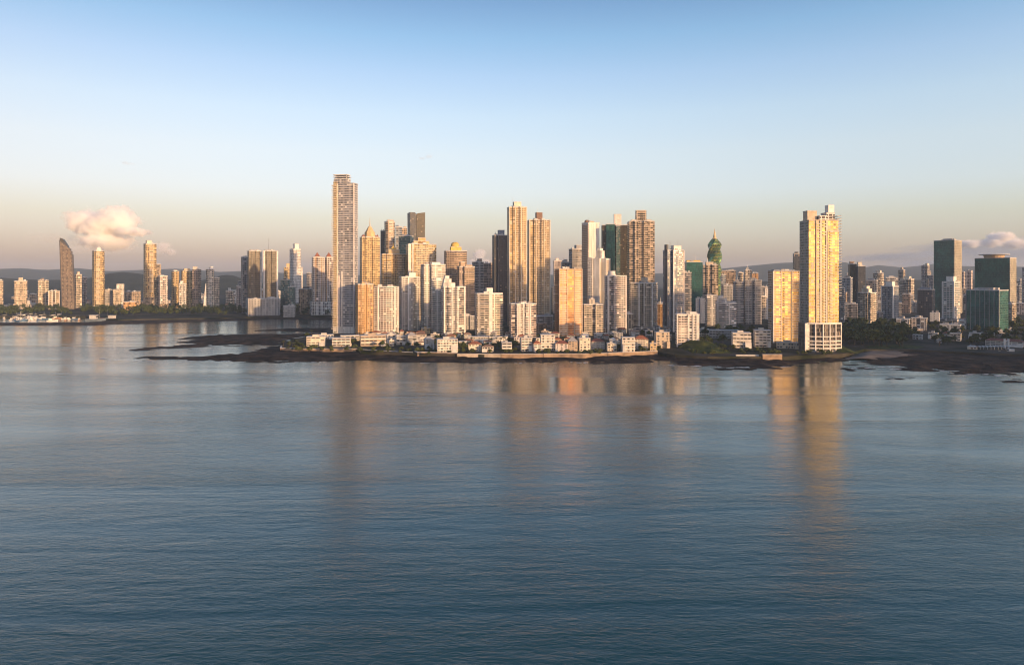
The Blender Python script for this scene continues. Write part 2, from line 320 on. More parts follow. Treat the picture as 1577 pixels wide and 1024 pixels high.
def rock_mat(c0=(.012, .010, .009), c1=(.05, .036, .028)):
    m, nt, b = newmat('rock'); N = nt.nodes; L = nt.links
    t = N.new('ShaderNodeTexCoord'); n = N.new('ShaderNodeTexNoise'); n.inputs['Scale'].default_value = .06; n.inputs['Detail'].default_value = 9; L.new(t.outputs['Object'], n.inputs['Vector'])
    r = N.new('ShaderNodeValToRGB'); e = r.color_ramp.elements; e[0].position = .42; e[0].color = (*c0, 1); e[1].position = .68; e[1].color = (*c1, 1); L.new(n.outputs['Fac'], r.inputs[0]); L.new(r.outputs[0], b.inputs['Base Color'])
    b.inputs['Roughness'].default_value = .85; b.inputs['Specular IOR Level'].default_value = .08
    n2 = N.new('ShaderNodeTexNoise'); n2.inputs['Scale'].default_value = .5; n2.inputs['Detail'].default_value = 5; L.new(t.outputs['Object'], n2.inputs['Vector'])
    bp = N.new('ShaderNodeBump'); bp.inputs['Distance'].default_value = 1.2; L.new(n2.outputs['Fac'], bp.inputs['Height']); L.new(bp.outputs[0], b.inputs['Normal'])
    return m
def heightfield(name, x0, x1, y0, y1, step, fn, mat, keep=-1.4, smooth=True):
    nx, ny = int((x1 - x0) / step) + 1, int((y1 - y0) / step) + 1
    X, Y = np.meshgrid(np.linspace(x0, x1, nx), np.linspace(y0, y1, ny)); Z = fn(X, Y)
    k = Z > keep; q = k[:-1, :-1] | k[1:, :-1] | k[:-1, 1:] | k[1:, 1:]
    idx = np.arange(nx * ny).reshape(ny, nx); jj, ii = np.nonzero(q)
    faces = np.stack([idx[jj, ii], idx[jj, ii + 1], idx[jj + 1, ii + 1], idx[jj + 1, ii]], 1)
    used = np.unique(faces); rm = np.zeros(nx * ny, np.int64); rm[used] = np.arange(len(used))
    V = np.stack([X.ravel(), Y.ravel(), Z.ravel()], 1)[used]
    me = bpy.data.meshes.new(name); me.from_pydata(V.tolist(), [], rm[faces].tolist()); me.materials.append(mat); me.polygons.foreach_set('use_smooth', [smooth] * len(faces)); me.update()
    return struct(link(name, me))
rock_polys = [[gp(x, y) for x, y in p] for p in (
    [(150, 551.5), (204, 554), (283, 556), (349, 556.5), (435, 557), (501, 557), (540, 553), (562, 552), (603, 556), (643, 558.5), (740, 559), (866, 557), (923, 559), (984, 558), (1004, 553), (1022, 556), (1050, 561), (1105, 563), (1150, 565), (1194, 567), (1223, 563), (1243, 558), (1294, 554), (1323, 548),
     (1337, 557), (1363, 563), (1381, 566), (1408, 571), (1448, 570), (1481, 576), (1527, 578), (1577, 576), (1700, 580), (1700, 546), (1577, 543), (1440, 537), (1297, 540), (1200, 543), (1010, 537), (740, 540), (560, 535), (440, 532), (412, 536), (396, 540), (316, 547), (283, 549), (227, 546.5), (204, 550), (178, 550.5)],
    [(178, 537.5), (214, 540), (280, 537.5), (330, 534), (396, 532), (440, 532), (470, 520), (500, 512), (470, 513), (448, 514.5), (390, 514.5), (330, 515.5), (300, 519), (278, 521), (300, 523), (262, 527), (241, 529), (285, 530), (230, 535)],
    [(384, 508.8), (440, 510), (480, 513), (516, 512), (516, 504.5), (470, 505.5), (440, 506.5), (415, 508)],
    [(1378, 580), (1396, 582), (1388, 583.5), (1374, 582)], [(1556, 583), (1580, 581), (1584, 585), (1560, 586)], [(1104, 567.5), (1114, 567), (1112, 569)], [(1141, 567.5), (1156, 567.5), (1150, 569)], [(1320, 566), (1338, 565), (1335, 569), (1322, 568)], [(1305, 568), (1316, 569), (1308, 571)])]
def rock_h(X, Y):
    d = np.full(X.shape, -1e9)
    for p in rock_polys: d = np.maximum(d, sdpoly(X, Y, p))
    d = d - 7 * np.clip((-270 - X) / 60, 0, 1) + fbm(X, Y, 60, 4, 3) * 34 + fbm(X * .4, Y * 1.8, 18, 4, 9) * 38
    return np.clip(d, -40, 45) / 45 * 2.6 + fbm(X, Y, 11, 4, 5) * 2.8 * np.clip((d + 20) / 30, 0, 1) + .05
heightfield('rocky_shore', -560, 640, 600, 1290, 2.5, rock_h, rock_mat((.007, .006, .006), (.050, .036, .029)), smooth=False)

def ridge(name, pts, D, wid, mat, seed, amp, step=90):
    px = np.array([wx(a, D) for a, b in pts]); pz = np.array([wz(b, D) for a, b in pts])
    def fn(X, Y):
        h = np.interp(X * D / np.maximum(Y, 1), px, pz)            # crest height above the sea
        t = np.abs(Y - D) / wid
        spur = fbm(X, Y, wid * .6, 4, seed) * amp
        return np.clip(1 - t ** 1.3, -.02, 1) * (h - GZ + spur * np.clip(t * 3, .12, 1)) + GZ - .6 
    return heightfield(name, px.min(), px.max(), D - wid, D + wid, step, fn, mat, keep=-9)
def hill_mat(c0, c1):
    m = rock_mat(c0, c1); m.name = 'hill'; nt = m.node_tree
    for n in nt.nodes:
        if n.type == 'TEX_NOISE': n.inputs['Scale'].default_value *= .12
        if n.type == 'BUMP': n.inputs['Distance'].default_value = 12
    return m
HM = hill_mat((.016, .022, .011), (.04, .045, .024))
ridge('far_hills', [(-200, 416), (-80, 415), (0, 414), (35, 413), (70, 416), (120, 413), (165, 418), (215, 416), (270, 414), (305, 416), (340, 419), (371, 417), (430, 420), (520, 424), (700, 422), (900, 424), (1060, 420), (1110, 414), (1150, 410), (1200, 405), (1225, 404), (1262, 411), (1300, 403), (1330, 412), (1352, 408), (1390, 412), (1420, 409), (1440, 406), (1480, 410), (1577, 411), (1760, 413)], 8600, 1900, HM, 21, 60)
ridge('near_hills', [(-260, 427), (-60, 428), (0, 427), (30, 430), (110, 431), (145, 427), (165, 421), (190, 418.5), (215, 421), (245, 429), (300, 434), (325, 428), (345, 423), (360, 424), (380, 432), (430, 440), (520, 446), (1000, 447), (1100, 436), (1250, 430), (1400, 431), (1577, 429), (1760, 430)], 4000, 700, HM, 33, 26, 40)

# the air between here and the hills
HAZE_D = 5.4e-5
hz = MB(); hz.box(-14000, 14000, -3200, 14200, -3.0, 340.0)
hm = bpy.data.materials.new('haze'); hm.use_nodes = True; hn = hm.node_tree
for n in list(hn.nodes):
    if n.type != 'OUTPUT_MATERIAL': hn.nodes.remove(n)
pv = hn.nodes.new('ShaderNodeVolumePrincipled'); pv.inputs['Color'].default_value = (.66, .80, 1.0, 1); pv.inputs['Density'].default_value = HAZE_D; pv.inputs['Anisotropy'].default_value = 0.0
hn.links.new(pv.outputs[0], [n for n in hn.nodes if n.type == 'OUTPUT_MATERIAL'][0].inputs['Volume'])
hzo = hz.build('haze', hm); struct(hzo, 'stuff')

# ------------------------------------------------------------------ clouds: real volumes 20 km and more away, outside the haze
def cloud(label, D, lobes, dens, group=None, nscale=240.0, amp=.85, soft=.45, col=(.99, .99, .99)):
    """lobes in photo pixels (x, y, rx, ry) turned to metres at distance D"""
    P = [(wx(x, D), wz(y, D), rx * D / F, ry * D / F) for x, y, rx, ry in lobes]
    x0 = min(p[0] - p[2] * 1.35 for p in P); x1 = max(p[0] + p[2] * 1.35 for p in P); z0 = min(p[1] - p[3] * 1.35 for p in P); z1 = max(p[1] + p[3] * 1.35 for p in P)
    z0 = max(z0, 400.0); dep = max(p[2] for p in P) * 1.5
    cx, cz = (x0 + x1) / 2, (z0 + z1) / 2
    m = bpy.data.materials.new('cloud'); m.use_nodes = True; nt = m.node_tree; N = nt.nodes; L = nt.links
    for n in list(N):
        if n.type != 'OUTPUT_MATERIAL': N.remove(n)
    out = N[0]; t = N.new('ShaderNodeTexCoord'); best = None
    for (x, z, rx, rz) in P:
        mp = N.new('ShaderNodeMapping'); mp.vector_type = 'TEXTURE'; mp.inputs['Location'].default_value = (x - cx, 0, z - cz); mp.inputs['Scale'].default_value = (rx, dep, rz); L.new(t.outputs['Object'], mp.inputs[0])
        ln = N.new('ShaderNodeVectorMath'); ln.operation = 'LENGTH'; L.new(mp.outputs[0], ln.inputs[0])
        d = M(N, L, 'SUBTRACT', 1.0, ln.outputs['Value'])
        best = d if best is None else M(N, L, 'MAXIMUM', best, d)
    no = N.new('ShaderNodeTexNoise'); no.inputs['Scale'].default_value = 1 / nscale; no.inputs['Detail'].default_value = 8; no.inputs['Roughness'].default_value = .62; L.new(t.outputs['Object'], no.inputs['Vector'])
    v = M(N, L, 'ADD', best, M(N, L, 'MULTIPLY', M(N, L, 'SUBTRACT', no.outputs['Fac'], .5), amp * 2))
    r = N.new('ShaderNodeMapRange'); r.interpolation_type = 'SMOOTHSTEP'; r.inputs['From Min'].default_value = .24; r.inputs['From Max'].default_value = .24 + soft; r.inputs['To Max'].default_value = dens; L.new(v, r.inputs['Value'])
    pv = N.new('ShaderNodeVolumePrincipled'); pv.inputs['Color'].default_value = (*col, 1); pv.inputs['Anisotropy'].default_value = 0.0; L.new(r.outputs[0], pv.inputs['Density']); L.new(pv.outputs[0], out.inputs['Volume'])
    b = MB(); b.box(x0 - cx, x1 - cx, -dep * 1.3, dep * 1.3, z0 - cz, z1 - cz)
    return tag(b.build('cloud', m, None, (cx, D, cz)), label, 'cloud', group)
cloud('large peach lit cumulus towering behind the curved sail tower', 21000, [(136, 343, 25, 26), (184, 339, 27, 29), (162, 350, 36, 28), (204, 357, 16, 9), (164, 372, 44, 20)], .020)
cloud('thin peach veil of cloud drifting below the large cumulus', 20500, [(150, 385, 70, 13), (85, 368, 26, 16), (240, 386, 26, 12)], .0007, nscale=420, amp=.5, soft=.8)
cloud('small warm cumulus puff above the ochre towers on the far shore', 21000, [(250, 380, 14, 12), (262, 388, 12, 8)], .006)
cloud('small pink cumulus puff between the domed tower and dark glass tower', 22000, [(738, 392, 15, 14), (748, 404, 16, 8), (728, 404, 10, 9)], .005)
cloud('long grey cloud bank low behind the green office towers', 26000, [(1385, 396, 80, 12), (1480, 388, 80, 18), (1560, 388, 80, 26), (1640, 386, 80, 28), (1480, 404, 170, 14), (1540, 374, 28, 14), (1450, 380, 36, 12)], 0.00045, nscale=420, amp=.5, soft=.6, col=(.50, .62, .78))  # shade of the bank is put into its dim grey blue colour
cloud('bright cumulus crown rising over the grey cloud bank', 24500, [(1540, 366, 17, 13), (1528, 374, 22, 10), (1562, 376, 26, 11), (1490, 376, 18, 9)], .010)
cloud('faint wisp of cloud high in the clear sky above the city', 20000, [(661, 242, 9, 5), (650, 244, 8, 3)], .0009)
cloud('faint wisp of cloud high above the large cumulus', 20000, [(193, 251, 9, 4), (203, 253, 8, 3)], .0009)

# ------------------------------------------------------------------ towers
def fp_shape(shape, k):
    """unit footprint, front chain first (left to right), then the back"""
    h = k / 2
    if shape == 'rect': fr = [(-.5, -h), (.5, -h)]
    elif shape == 'round': fr = [(-.5 + i / 8, -h + .16 * (1 - math.sin(math.pi * i / 8)) * 1.0) for i in range(9)]
    elif shape == 'chamf': fr = [(-.5, -h + .2), (-.32, -h), (.32, -h), (.5, -h + .2)]
    elif shape == 'bays':
        fr = [(-.5, -h + .07), (-.30, -h + .07), (-.30, -h), (-.08, -h), (-.08, -h + .09), (.08, -h + .09), (.08, -h), (.30, -h), (.30, -h + .07), (.5, -h + .07)]
    elif shape == 'notch':
        fr = [(-.5, -h), (-.12, -h), (-.12, -h + .14), (.12, -h + .14), (.12, -h), (.5, -h)]
    elif shape == 'step':
        fr = [(-.5, -h + .16), (-.18, -h + .16), (-.18, -h), (.5, -h)]
    elif shape == 'stepr':
        fr = [(-.5, -h), (.18, -h), (.18, -h + .16), (.5, -h + .16)]
    return fr, [(.5, h), (-.5, h)]
def fit(pts, rz, x0, x1, D):
    X = wx((x0 + x1) / 2, D); w = (x1 - x0) * D / F; c, s = math.cos(rz), math.sin(rz)
    for _ in range(12):
        q = [CX + F * (X + w * (c * x - s * y)) / (D + w * (s * x + c * y)) for x, y in pts]
        w *= (x1 - x0) / (max(q) - min(q)); X += ((x0 + x1) / 2 - (max(q) + min(q)) / 2) * D / F
    return X, w
def offset(chain, d):
    """push an open chain outward (to the right of its direction)"""
    out = []; n = len(chain)
    for i, p in enumerate(chain):
        ns = []
        for a, b in ((i - 1, i), (i, i + 1)):
            if a >= 0 and b < n:
                ex, ey = chain[b][0] - chain[a][0], chain[b][1] - chain[a][1]; L = math.hypot(ex, ey) or 1; ns.append((ey / L, -ex / L))
        nx, ny = sum(v[0] for v in ns) / len(ns), sum(v[1] for v in ns) / len(ns); q = max(.5, math.hypot(nx, ny)); out.append((p[0] + nx / q ** 2 * d, p[1] + ny / q ** 2 * d))
    return out
def cut(chain, a, b):
    """the piece of a chain between two fractions of its length"""
    L = [0]
    for i in range(len(chain) - 1): L.append(L[-1] + math.hypot(chain[i + 1][0] - chain[i][0], chain[i + 1][1] - chain[i][1]))
    def at(t):
        t *= L[-1]
        for i in range(len(chain) - 1):
            if t <= L[i + 1] + 1e-9:
                f = (t - L[i]) / ((L[i + 1] - L[i]) or 1); return (chain[i][0] + f * (chain[i + 1][0] - chain[i][0]), chain[i][1] + f * (chain[i + 1][1] - chain[i][1]))
        return chain[-1]
    return [at(a)] + [chain[i] for i in range(len(chain)) if a * L[-1] + 1e-6 < L[i] < b * L[-1] - 1e-6] + [at(b)]
_strips = {}
class Tower: pass
def tower(name, label, x0, x1, yt, D, sty, rel=0.0, k=.8, shape='rect', caps=(), balc=(), wings=(), podium=None, ant=(), piers=(), pcol='white', cat='tower', group=None, rim='auto', fh=3.3, clutter=4, z0=-8.0, tank=False):
    phi = math.degrees(math.atan2(wx((x0 + x1) / 2, D), D)); rz = R(rel - phi)
    fr, bk = fp_shape(shape, k); X, w = fit(fr + bk, rz, x0, x1, D); d = k * w
    root = thing(name, label, cat, (X, D, GZ), rz, group)
    H = lambda py: wz(py, D) - GZ
    h = H(yt)
    S_ = [(x * w, y * w) for x, y in fr]; B_ = [(x * w, y * w) for x, y in bk]
    m = style(sty)
    if D > 1450 and isinstance(sty, str) and 'green' not in sty: m = facade(**{**S[sty], 'fh': 4.9, 'bw': S[sty]['bw'] * 1.25, 'stain': .3})
    mbm = MB(); mbm.prism(S_ + B_, z0, h); mbm.build('wall', [m, ROOF], root)
    U = lambda u: (u - .5) * w
    V = lambda v: (v - .5) * d
    if rim:
        col = COLS['white' if rim == 'auto' and isinstance(sty, str) and sty.startswith(('white', 'blank', 'pink', 'cream')) else ('lightgrey' if rim == 'auto' else rim)]
        o = MB(); o.prism(offset(S_ + B_[:1], .35)[:-1] + [(B_[0][0] + .35, B_[0][1] + .35), (B_[1][0] - .35, B_[1][1] + .35)], h - .5, h + .9, 0, 0, True); o.build('parapet', [col], root)
    for i, (u0, u1, v0, v1, y, st) in enumerate(wings):
        b = MB(); b.prism([(U(u0), V(v0)), (U(u1), V(v0)), (U(u1), V(v1)), (U(u0), V(v1))], z0, H(y)); b.build('wing', [style(st), ROOF], root)
        b = MB(); b.box(U(u0) - .2, U(u1) + .2, V(v0) - .2, V(v1) + .2, H(y) + .003, H(y) + 1.1); b.build('parapet', [COLS['lightgrey']], root)
    for (u0, u1, y, col, *nm) in caps:
        b = MB(); zz = H(y)
        b.box(U(u0), U(u1), V(.28), V(.78), h + .3, zz); b.build(nm[0] if nm else 'penthouse', [COLS[col]] if col in COLS else [style(col), ROOF], root)
        if zz - h > 5 and not nm:
            b = MB(); b.box(U(u0) - .3, U(u1) + .3, V(.28) - .3, V(.78) + .3, zz + .002, zz + .7); b.build('roof_slab', [COLS['lightgrey']], root)
    # balconies: one slab and parapet for each storey
    for (edge, a, b_, dep, col) in balc:
        chain = {'front': S_, 'right': [S_[-1], B_[0]], 'left': [B_[1], S_[0]]}[edge]
        ch = cut(chain, a, b_); o1 = offset(ch, dep); i1 = offset(ch, -.3)
        o2 = offset(ch, dep - .15)
        bb = MB(); poly = o1 + list(reversed(i1))
        bb.prism(poly, -.28, .0, 0, 0, True)
        rail = o1 + list(reversed(o2)); bb.prism(rail, .002, 1.05, 0, 0)
        me = bb.mesh('balcony', [COLS[col]])
        br = random.Random(int(x0 * 13 + a * 100))
        for s in range(1, min(100, int(h / fh))):
            if br.random() < .07: continue
            link('balcony', me, root, (0, 0, s * fh + .15))
    for t in piers:
        t, pw, col = t if isinstance(t, tuple) else (t, 1.4, pcol)
        c = cut(S_, max(0, t - .001), min(1, t + .001)); cx_, cy_ = c[0]
        b = MB(); b.box(cx_ - pw / 2, cx_ + pw / 2, cy_ - .9, cy_ + .5, z0, h + .4); b.build('pier', [COLS[col]], root)
    if podium:
        u0, u1, v0, v1, y, st = podium
        b = MB(); b.prism([(U(u0), V(v0)), (U(u1), V(v0)), (U(u1), V(v1)), (U(u0), V(v1))], z0, H(y)); b.build('podium', [style(st) if st in S else COLS[st], ROOF], root)
    for (u, y, r) in ant:
        b = MB(); b.tube((U(u), 0, h), (U(u), 0, H(y)), r, r * .35, 5); b.build('antenna', [STEEL], root)
    rnd = random.Random(int(x0 * 7 + yt))
    for i in range(clutter):
        a, c = rnd.uniform(.1, .75), rnd.uniform(.2, .7); ww = rnd.uniform(.08, .2); hh = rnd.uniform(1.5, 3.6)
        b = MB(); b.box(U(a), U(a + ww), V(c), V(c + .2), h + .5, h + .9 + hh); b.build('machine_room', [rnd.choice([CONC, COLS['lightgrey'], COLS['grey']])], root)
    if tank:
        b = MB(); b.tube((U(.5), 0, h), (U(.5), 0, h + 4.5), 2.6, 2.6, 10); b.build('water_tank', [CONC], root)
    if clutter >= 4 and rnd.random() < .55:
        b = MB(); ux = rnd.uniform(.2, .8); top_ = max([h] + [H(c[2]) for c in caps]); b.tube((U(ux), 0, h), (U(ux), 0, top_ + rnd.uniform(4, 12)), .35, .15, 5); b.build('mast', [STEEL], root)
    T = Tower(); T.root, T.w, T.d, T.h, T.U, T.V, T.H, T.D, T.S, T.B = root, w, d, h, U, V, H, D, S_, B_
    return T
AT, OT = 'apartment_tower', 'office_tower'

# --- far shore of the bay, left
tower('hotel_block', 'square beige hotel block at the far left edge of the bay', -14, 5, 432, 1850, 'beige', cat='hotel')
tower('hotel_block', 'broad beige slab hotel with small rooftop box west of sail tower', 21, 42, 433, 1860, 'beige', 6, .6, caps=[(.35, .68, 428, 'beige')], cat='hotel', podium=(-.1, 1.1, -.2, 1, 468, 'cream'))
tower(AT, 'pale narrow slab with dark central slit beside the sail tower', 57, 75, 432, 1880, 'cream', 8, .7, 'notch', caps=[(.35, .6, 429, 'brown')])
tower('apartment_block', 'low cream block with white columns at foot of sail tower', 75, 93, 448, 1840, 'beige', -8, .7, piers=[0, .33, .66, 1])
tower(AT, 'thin cream tower just right of the curved sail tower', 115, 126, 423, 1880, 'cream', 18, .9, caps=[(.3, .7, 419, 'cream')])
tower(AT, 'thin grey shaded tower right of the sail tower', 126, 134, 427, 1950, 'grey', 10, .9)
t = tower(AT, 'slender cream tower topped by a white dome by the bay', 142, 161, 387, 1850, 'ochre', 14, .9, 'chamf', balc=[('front', .2, .5, 1.4, 'cream')], podium=(-.15, 1.1, -.2, 1, 470, 'cream'), clutter=0)
b = MB(); b.tube((0, 0, t.h), (0, 0, t.h + 5), 7, 6.4, 10); b.dome((0, 0, t.h + 5), 6.4, 7, 10); b.tube((0, 0, t.h + 11), (0, 0, t.h + 16), .5, .15, 4); b.build('dome', [WPAINT], t.root)
tower('apartment_block', 'low grey brown block right of the domed slender tower', 161, 173, 446, 1900, 'grey', 5)
tower('apartment_block', 'stepped beige block with taller white back part on far shore', 173, 186, 446, 1880, 'beige', 8, .8, wings=[(.5, 1.5, .4, 1.2, 438, 'white')])
tower('low_block', 'orange plastered low building behind the shore trees', 190, 211, 465, 1800, 'orange', -5, .6, cat='building')
tower('low_block', 'flat brown roofed long building behind the orange one', 192, 217, 449, 2050, 'tan', 10, .7, cat='building')
t = tower(AT, 'tallest ochre tower on the far shore with lower stepped wing', 221, 241, 376, 1830, 'ochre', 16, .8, 'bays', caps=[(.15, .6, 371, 'cream')], wings=[(.9, 1.45, .2, 1, 407, 'beige')], podium=(-.05, 1.15, -.3, 1, 458, 'beige'), balc=[('front', .3, .7, 1.3, 'cream')])
tower(AT, 'dusty pink block leaning against the tallest ochre tower', 244, 258, 425, 1800, 'pinkw', 12, .9, podium=(-.1, 1.1, -.15, 1, 468, 'tan'))
tower(AT, 'cream rounded tower first of the cluster behind the bay trees', 264, 276, 418, 1900, 'ochre', 14, .9, 'round', caps=[(.3, .7, 416, 'cream')])
tower(AT, 'white front tower of the cluster with twin vertical slots', 275, 287, 437, 1830, 'white', 5, .8, 'notch', caps=[(.2, .6, 433, 'white')])
tower(AT, 'wide ochre tower in the middle of the bay cluster', 279, 296, 417, 1900, 'ochre', 12, .8, 'bays', caps=[(.2, .8, 414, 'ochre')])
tower(AT, 'grey brown tower with dark glass side in the bay cluster', 296, 310, 415, 1870, 'brownband', -22, .8, caps=[(.0, .5, 411, 'cream')])
tower(AT, 'bright cream tower with rooftop ball at cluster end', 317, 330, 415, 1850, 'cream', 16, .8, caps=[(.5, .9, 411, 'white')], balc=[('front', .25, .6, 1.2, 'white')], tank=True)
tower(AT, 'shorter cream wing tower right of the one with rooftop ball', 330, 338, 428, 1860, 'cream', 6, .9)
tower('apartment_block', 'pinkish low tower left of the twin dark towers', 364, 373, 440, 1700, 'pinkw', 10, .9, wings=[(.4, .9, .5, 1, 433, 'grey')])
def bayside(label, x0, x1, yt, rel, **kw): return tower(AT, label, x0, x1, yt, 1620, 'olivebrown', rel, .7, 'bays', **kw)
tower(AT, 'dark narrow tower on the left flank of the twin dark towers', 371, 383, 396, 1660, 'grey', 10, .9)
bayside('left of the twin dark towers with white edge piers', 381, 402, 387, 10, piers=[(1, 3.4, 'white')], caps=[(.15, .9, 385, 'grey')], podium=(-.15, 1.2, -.4, 1, 459, 'podiumhall'))
bayside('right of the twin dark towers with a thin mast on its roof', 405, 427, 387, 8, piers=[(0, 3.4, 'white'), (1, 3.4, 'white')], caps=[(.1, .85, 385, 'grey')], ant=[(.4, 366, .9)], podium=(-.15, 1.2, -.4, 1, 461, 'podiumhall'))
tower('low_block', 'long blank white podium hall below the twin dark towers', 380, 431, 460, 1560, 'podiumhall', 6, .5, cat='hall')
tower('low_block', 'small white hall at the foot of the green glass block', 436, 455, 471, 1530, 'podiumhall', -4, .6, cat='hall')
tower(OT, 'green glass block with pale roof rim right of twin towers', 432, 447, 431, 1640, 'teal', -12, .8, caps=[(.3, .8, 429, 'dark')])
tower(OT, 'shorter green glass block stepping down to the right', 443, 455, 442, 1600, 'teal', -10, .8)
t = tower(AT, 'tall white tower with a dark left face and slim top', 446, 463, 384, 2150, 'whitefine', 30, .9, caps=[(.35, .9, 376, 'white')], wings=[(1.0, 1.35, .1, .9, 412, 'whitefine')])
tower(AT, 'stepped warm tower peeping out left of the tall white tower', 437, 453, 412, 2250, 'ochre', 0, .8, caps=[(.25, .85, 406, 'ochre')])
tower('apartment_block', 'squat brown grey block with dark roof box by the inlet', 460, 481, 445, 1620, 'tan', -30, .8, 'rect', caps=[(.3, .75, 442, 'dark')])
t = tower(AT, 'pink twin tower with two pointed red roofs left of the tallest tower', 480, 516, 397, 1600, 'pinkw', 6, .7, 'notch', podium=(-.1, 1.2, -.3, 1, 464, 'whitegrid'), clutter=0, piers=[(.1, 1.5, 'orange'), (.36, 2, 'orange'), (.64, 2, 'orange')])
for u in (.22, .75):
    b = MB(); b.cone((t.U(u), 0, t.h + 2), 9, 11, 4); b.build('roof', [COLS['terra']], t.root)
    b = MB(); b.box(t.U(u) - 6, t.U(u) + 6, -6, 6, t.h - .2, t.h + 2.4); b.build('penthouse', [COLS['pink']], t.root)
tower('apartment_block', 'grey block in the gap behind the brown grey inlet block', 471, 480, 421, 2100, 'grey', 0)

def profile(name, label, pts, D, dep, sty, cat, rel=0.0, topmat=None):
    """a tower whose front has an outline of its own, given in photo pixels, and real depth"""
    cx_ = sum(p[0] for p in pts) / len(pts); phi = math.atan2(wx(cx_, D), D); X = wx(cx_, D); rz = R(rel) - phi
    root = thing(name, label, cat, (X, D, GZ), rz); st = 1 / math.cos(phi) / max(.6, math.cos(R(rel)))
    q = [((wx(x, D) - X) * math.cos(phi) ** 1 / max(.6, math.cos(R(rel))), wz(y, D) - GZ) for x, y in pts]
    return root, q
def extrude(q, y0, y1, m, roofm=None):
    b = MB(); n = len(q)
    b.face([(x, y0, z) for x, z in q], [(x, z) for x, z in q], 0)
    b.face([(x, y1, z) for x, z in reversed(q)], [(x, z) for x, z in reversed(q)], 0)
    for i in range(n):
        a, c = q[i], q[(i + 1) % n]; vert = abs(c[1] - a[1]) > abs(c[0] - a[0])
        b.face([(a[0], y0, a[1]), (a[0], y1, a[1]), (c[0], y1, c[1]), (c[0], y0, c[1])], [(y0, a[1]), (y1, a[1]), (y1, c[1]), (y0, c[1])], 0 if vert else 1)
    return b
# the sail tower
root, q = profile('sail_tower', 'brown grey tower with a curved sail top and dark glass crest', [(97, 484), (93.4, 372), (106, 381.5), (107, 383), (108.6, 383), (108.6, 387), (110.4, 387), (110.4, 392), (112, 392), (113.6, 430), (116, 484)], 1850, 30, None, 'tower', -8)
extrude(q, -15, 15, None).build('wall', [facade((.21, .165, .13), (.04, .036, .034), fh=3.6, bw=3.0, fw=.7, hh=.55, P=9, q=1), ROOF], root)
q2 = [(q[1][0], q[1][1] + .01), (q[1][0] - .1, q[1][1] + 9), (q[1][0] + 7, q[1][1] + 6), (q[2][0] - 1.5, q[2][1] + 5), (q[2][0], q[2][1] + .01)]
extrude(q2, -13, 13, None).build('crest', [DARKM, DARKM], root)
extrude([(q[0][0] - .9, q[0][1]), (q[1][0] - .9, q[1][1] + 3), (q[1][0] + .9, q[1][1] + 2.6), (q[0][0] + .9, q[0][1])], -15.5, 15.5, None).build('fin', [DARKM, DARKM], root)
root, q = profile('white_fin', 'slanted white fin sculpture standing by the bay cluster', [(312.5, 478), (316.5, 437), (317.5, 437), (318, 478)], 1780, 8, None, 'monument')
extrude(q, -4, 4, None).build('wall', [WPAINT, WPAINT], root)

# --- the peninsula, back rows first
root, q = profile('office_tower', 'dark glass tower with a v notched outward leaning top', [(631, 480), (629.3, 328), (637, 328), (640, 332), (641, 480)], 1650, 30, None, 'tower', 12)
extrude(q, -15, 15, None).build('wall', [style('dark'), ROOF], root)
q2 = [(q[3][0] + .1, -8), (q[3][0] - 1, q[3][1] + 1), (q[3][0] + 1, q[3][1] + 4), (q[3][0] + 20, q[3][1] + 7), (q[3][0] + 17, -8)]
extrude(q2, -16, 12, None).build('wing', [facade(**S['darkolive']), ROOF], root)
tower(AT, 'dark slim slab on the left edge of the pink brown tower', 586, 593, 356, 1520, 'dark', 0, 1.2)
tower(AT, 'pink brown tower with rounded top behind the ochre spire tower', 592, 608, 342, 1500, 'tan', 14, .9, 'chamf', caps=[(.2, .9, 339, 'tan')], balc=[('front', .3, .7, 1.2, 'pink')])
tower(AT, 'grey blue tower with jagged top right of the pink brown tower', 609, 619, 350, 1570, 'blue', 0, 1.0, caps=[(.0, .5, 347, 'steelblue')])
tower(AT, 'warm brown tower squeezed between two grey blue towers', 618, 627, 352, 1580, 'tan', 10, .9, caps=[(.4, .9, 349, 'tan')])
tower(OT, 'teal glass box in front of the v notched tower', 614, 637, 364, 1480, 'teal', -20, .9)
t = tower(AT, 'ochre tower crowned by a cone and long spire', 554, 585, 366, 1250, 'ochre', 10, .8, 'bays', balc=[('front', .0, .28, 1.3, 'ochre'), ('front', .72, 1.0, 1.3, 'ochre')], clutter=0)
b = MB(); b.tube((0, 0, t.h), (0, 0, t.h + 10), 10, 9.5, 8); b.build('drum', [COLS['ochre']], t.root)
b = MB(); b.tube((0, 0, t.h + 10), (0, 0, t.h + 20), 8.5, 3, 8); b.tube((0, 0, t.h + 20), (0, 0, t.h + 38), .9, .1, 6); b.build('spire', [COLS['ochre']], t.root)
for i in range(4):
    b = MB(); b.cone((t.U((.12, .88)[i % 2]), t.V((.2, .8)[i // 2]), t.h + .9), 3, 5, 4); b.build('pinnacle', [COLS['terra']], t.root)
t = tower(AT, 'second ochre tower with squat pyramid roof and small spire', 586, 625, 392, 1290, 'ochre', 8, .7, 'bays', balc=[('front', .05, .33, 1.3, 'cream'), ('front', .67, .95, 1.3, 'cream')], caps=[(.28, .75, 385, 'ochre')], clutter=0)
b = MB(); b.cone((0, 2, t.H(385) + .8), 9, 7, 4); b.tube((0, 2, t.H(385) + 6), (0, 2, t.H(374)), .9, .15, 6); b.build('spire', [COLS['gold']], t.root)
tower(AT, 'wide ochre and white tower with stacked rooftop terraces', 625, 672, 377, 1270, 'ochre', 10, .7, 'stepr', caps=[(.2, .75, 372, 'ochre'), (.35, .62, 367, 'orange')], piers=[(.02, 5, 'white'), (.12, 2, 'white')], balc=[('front', .2, .95, 1.3, 'cream')])
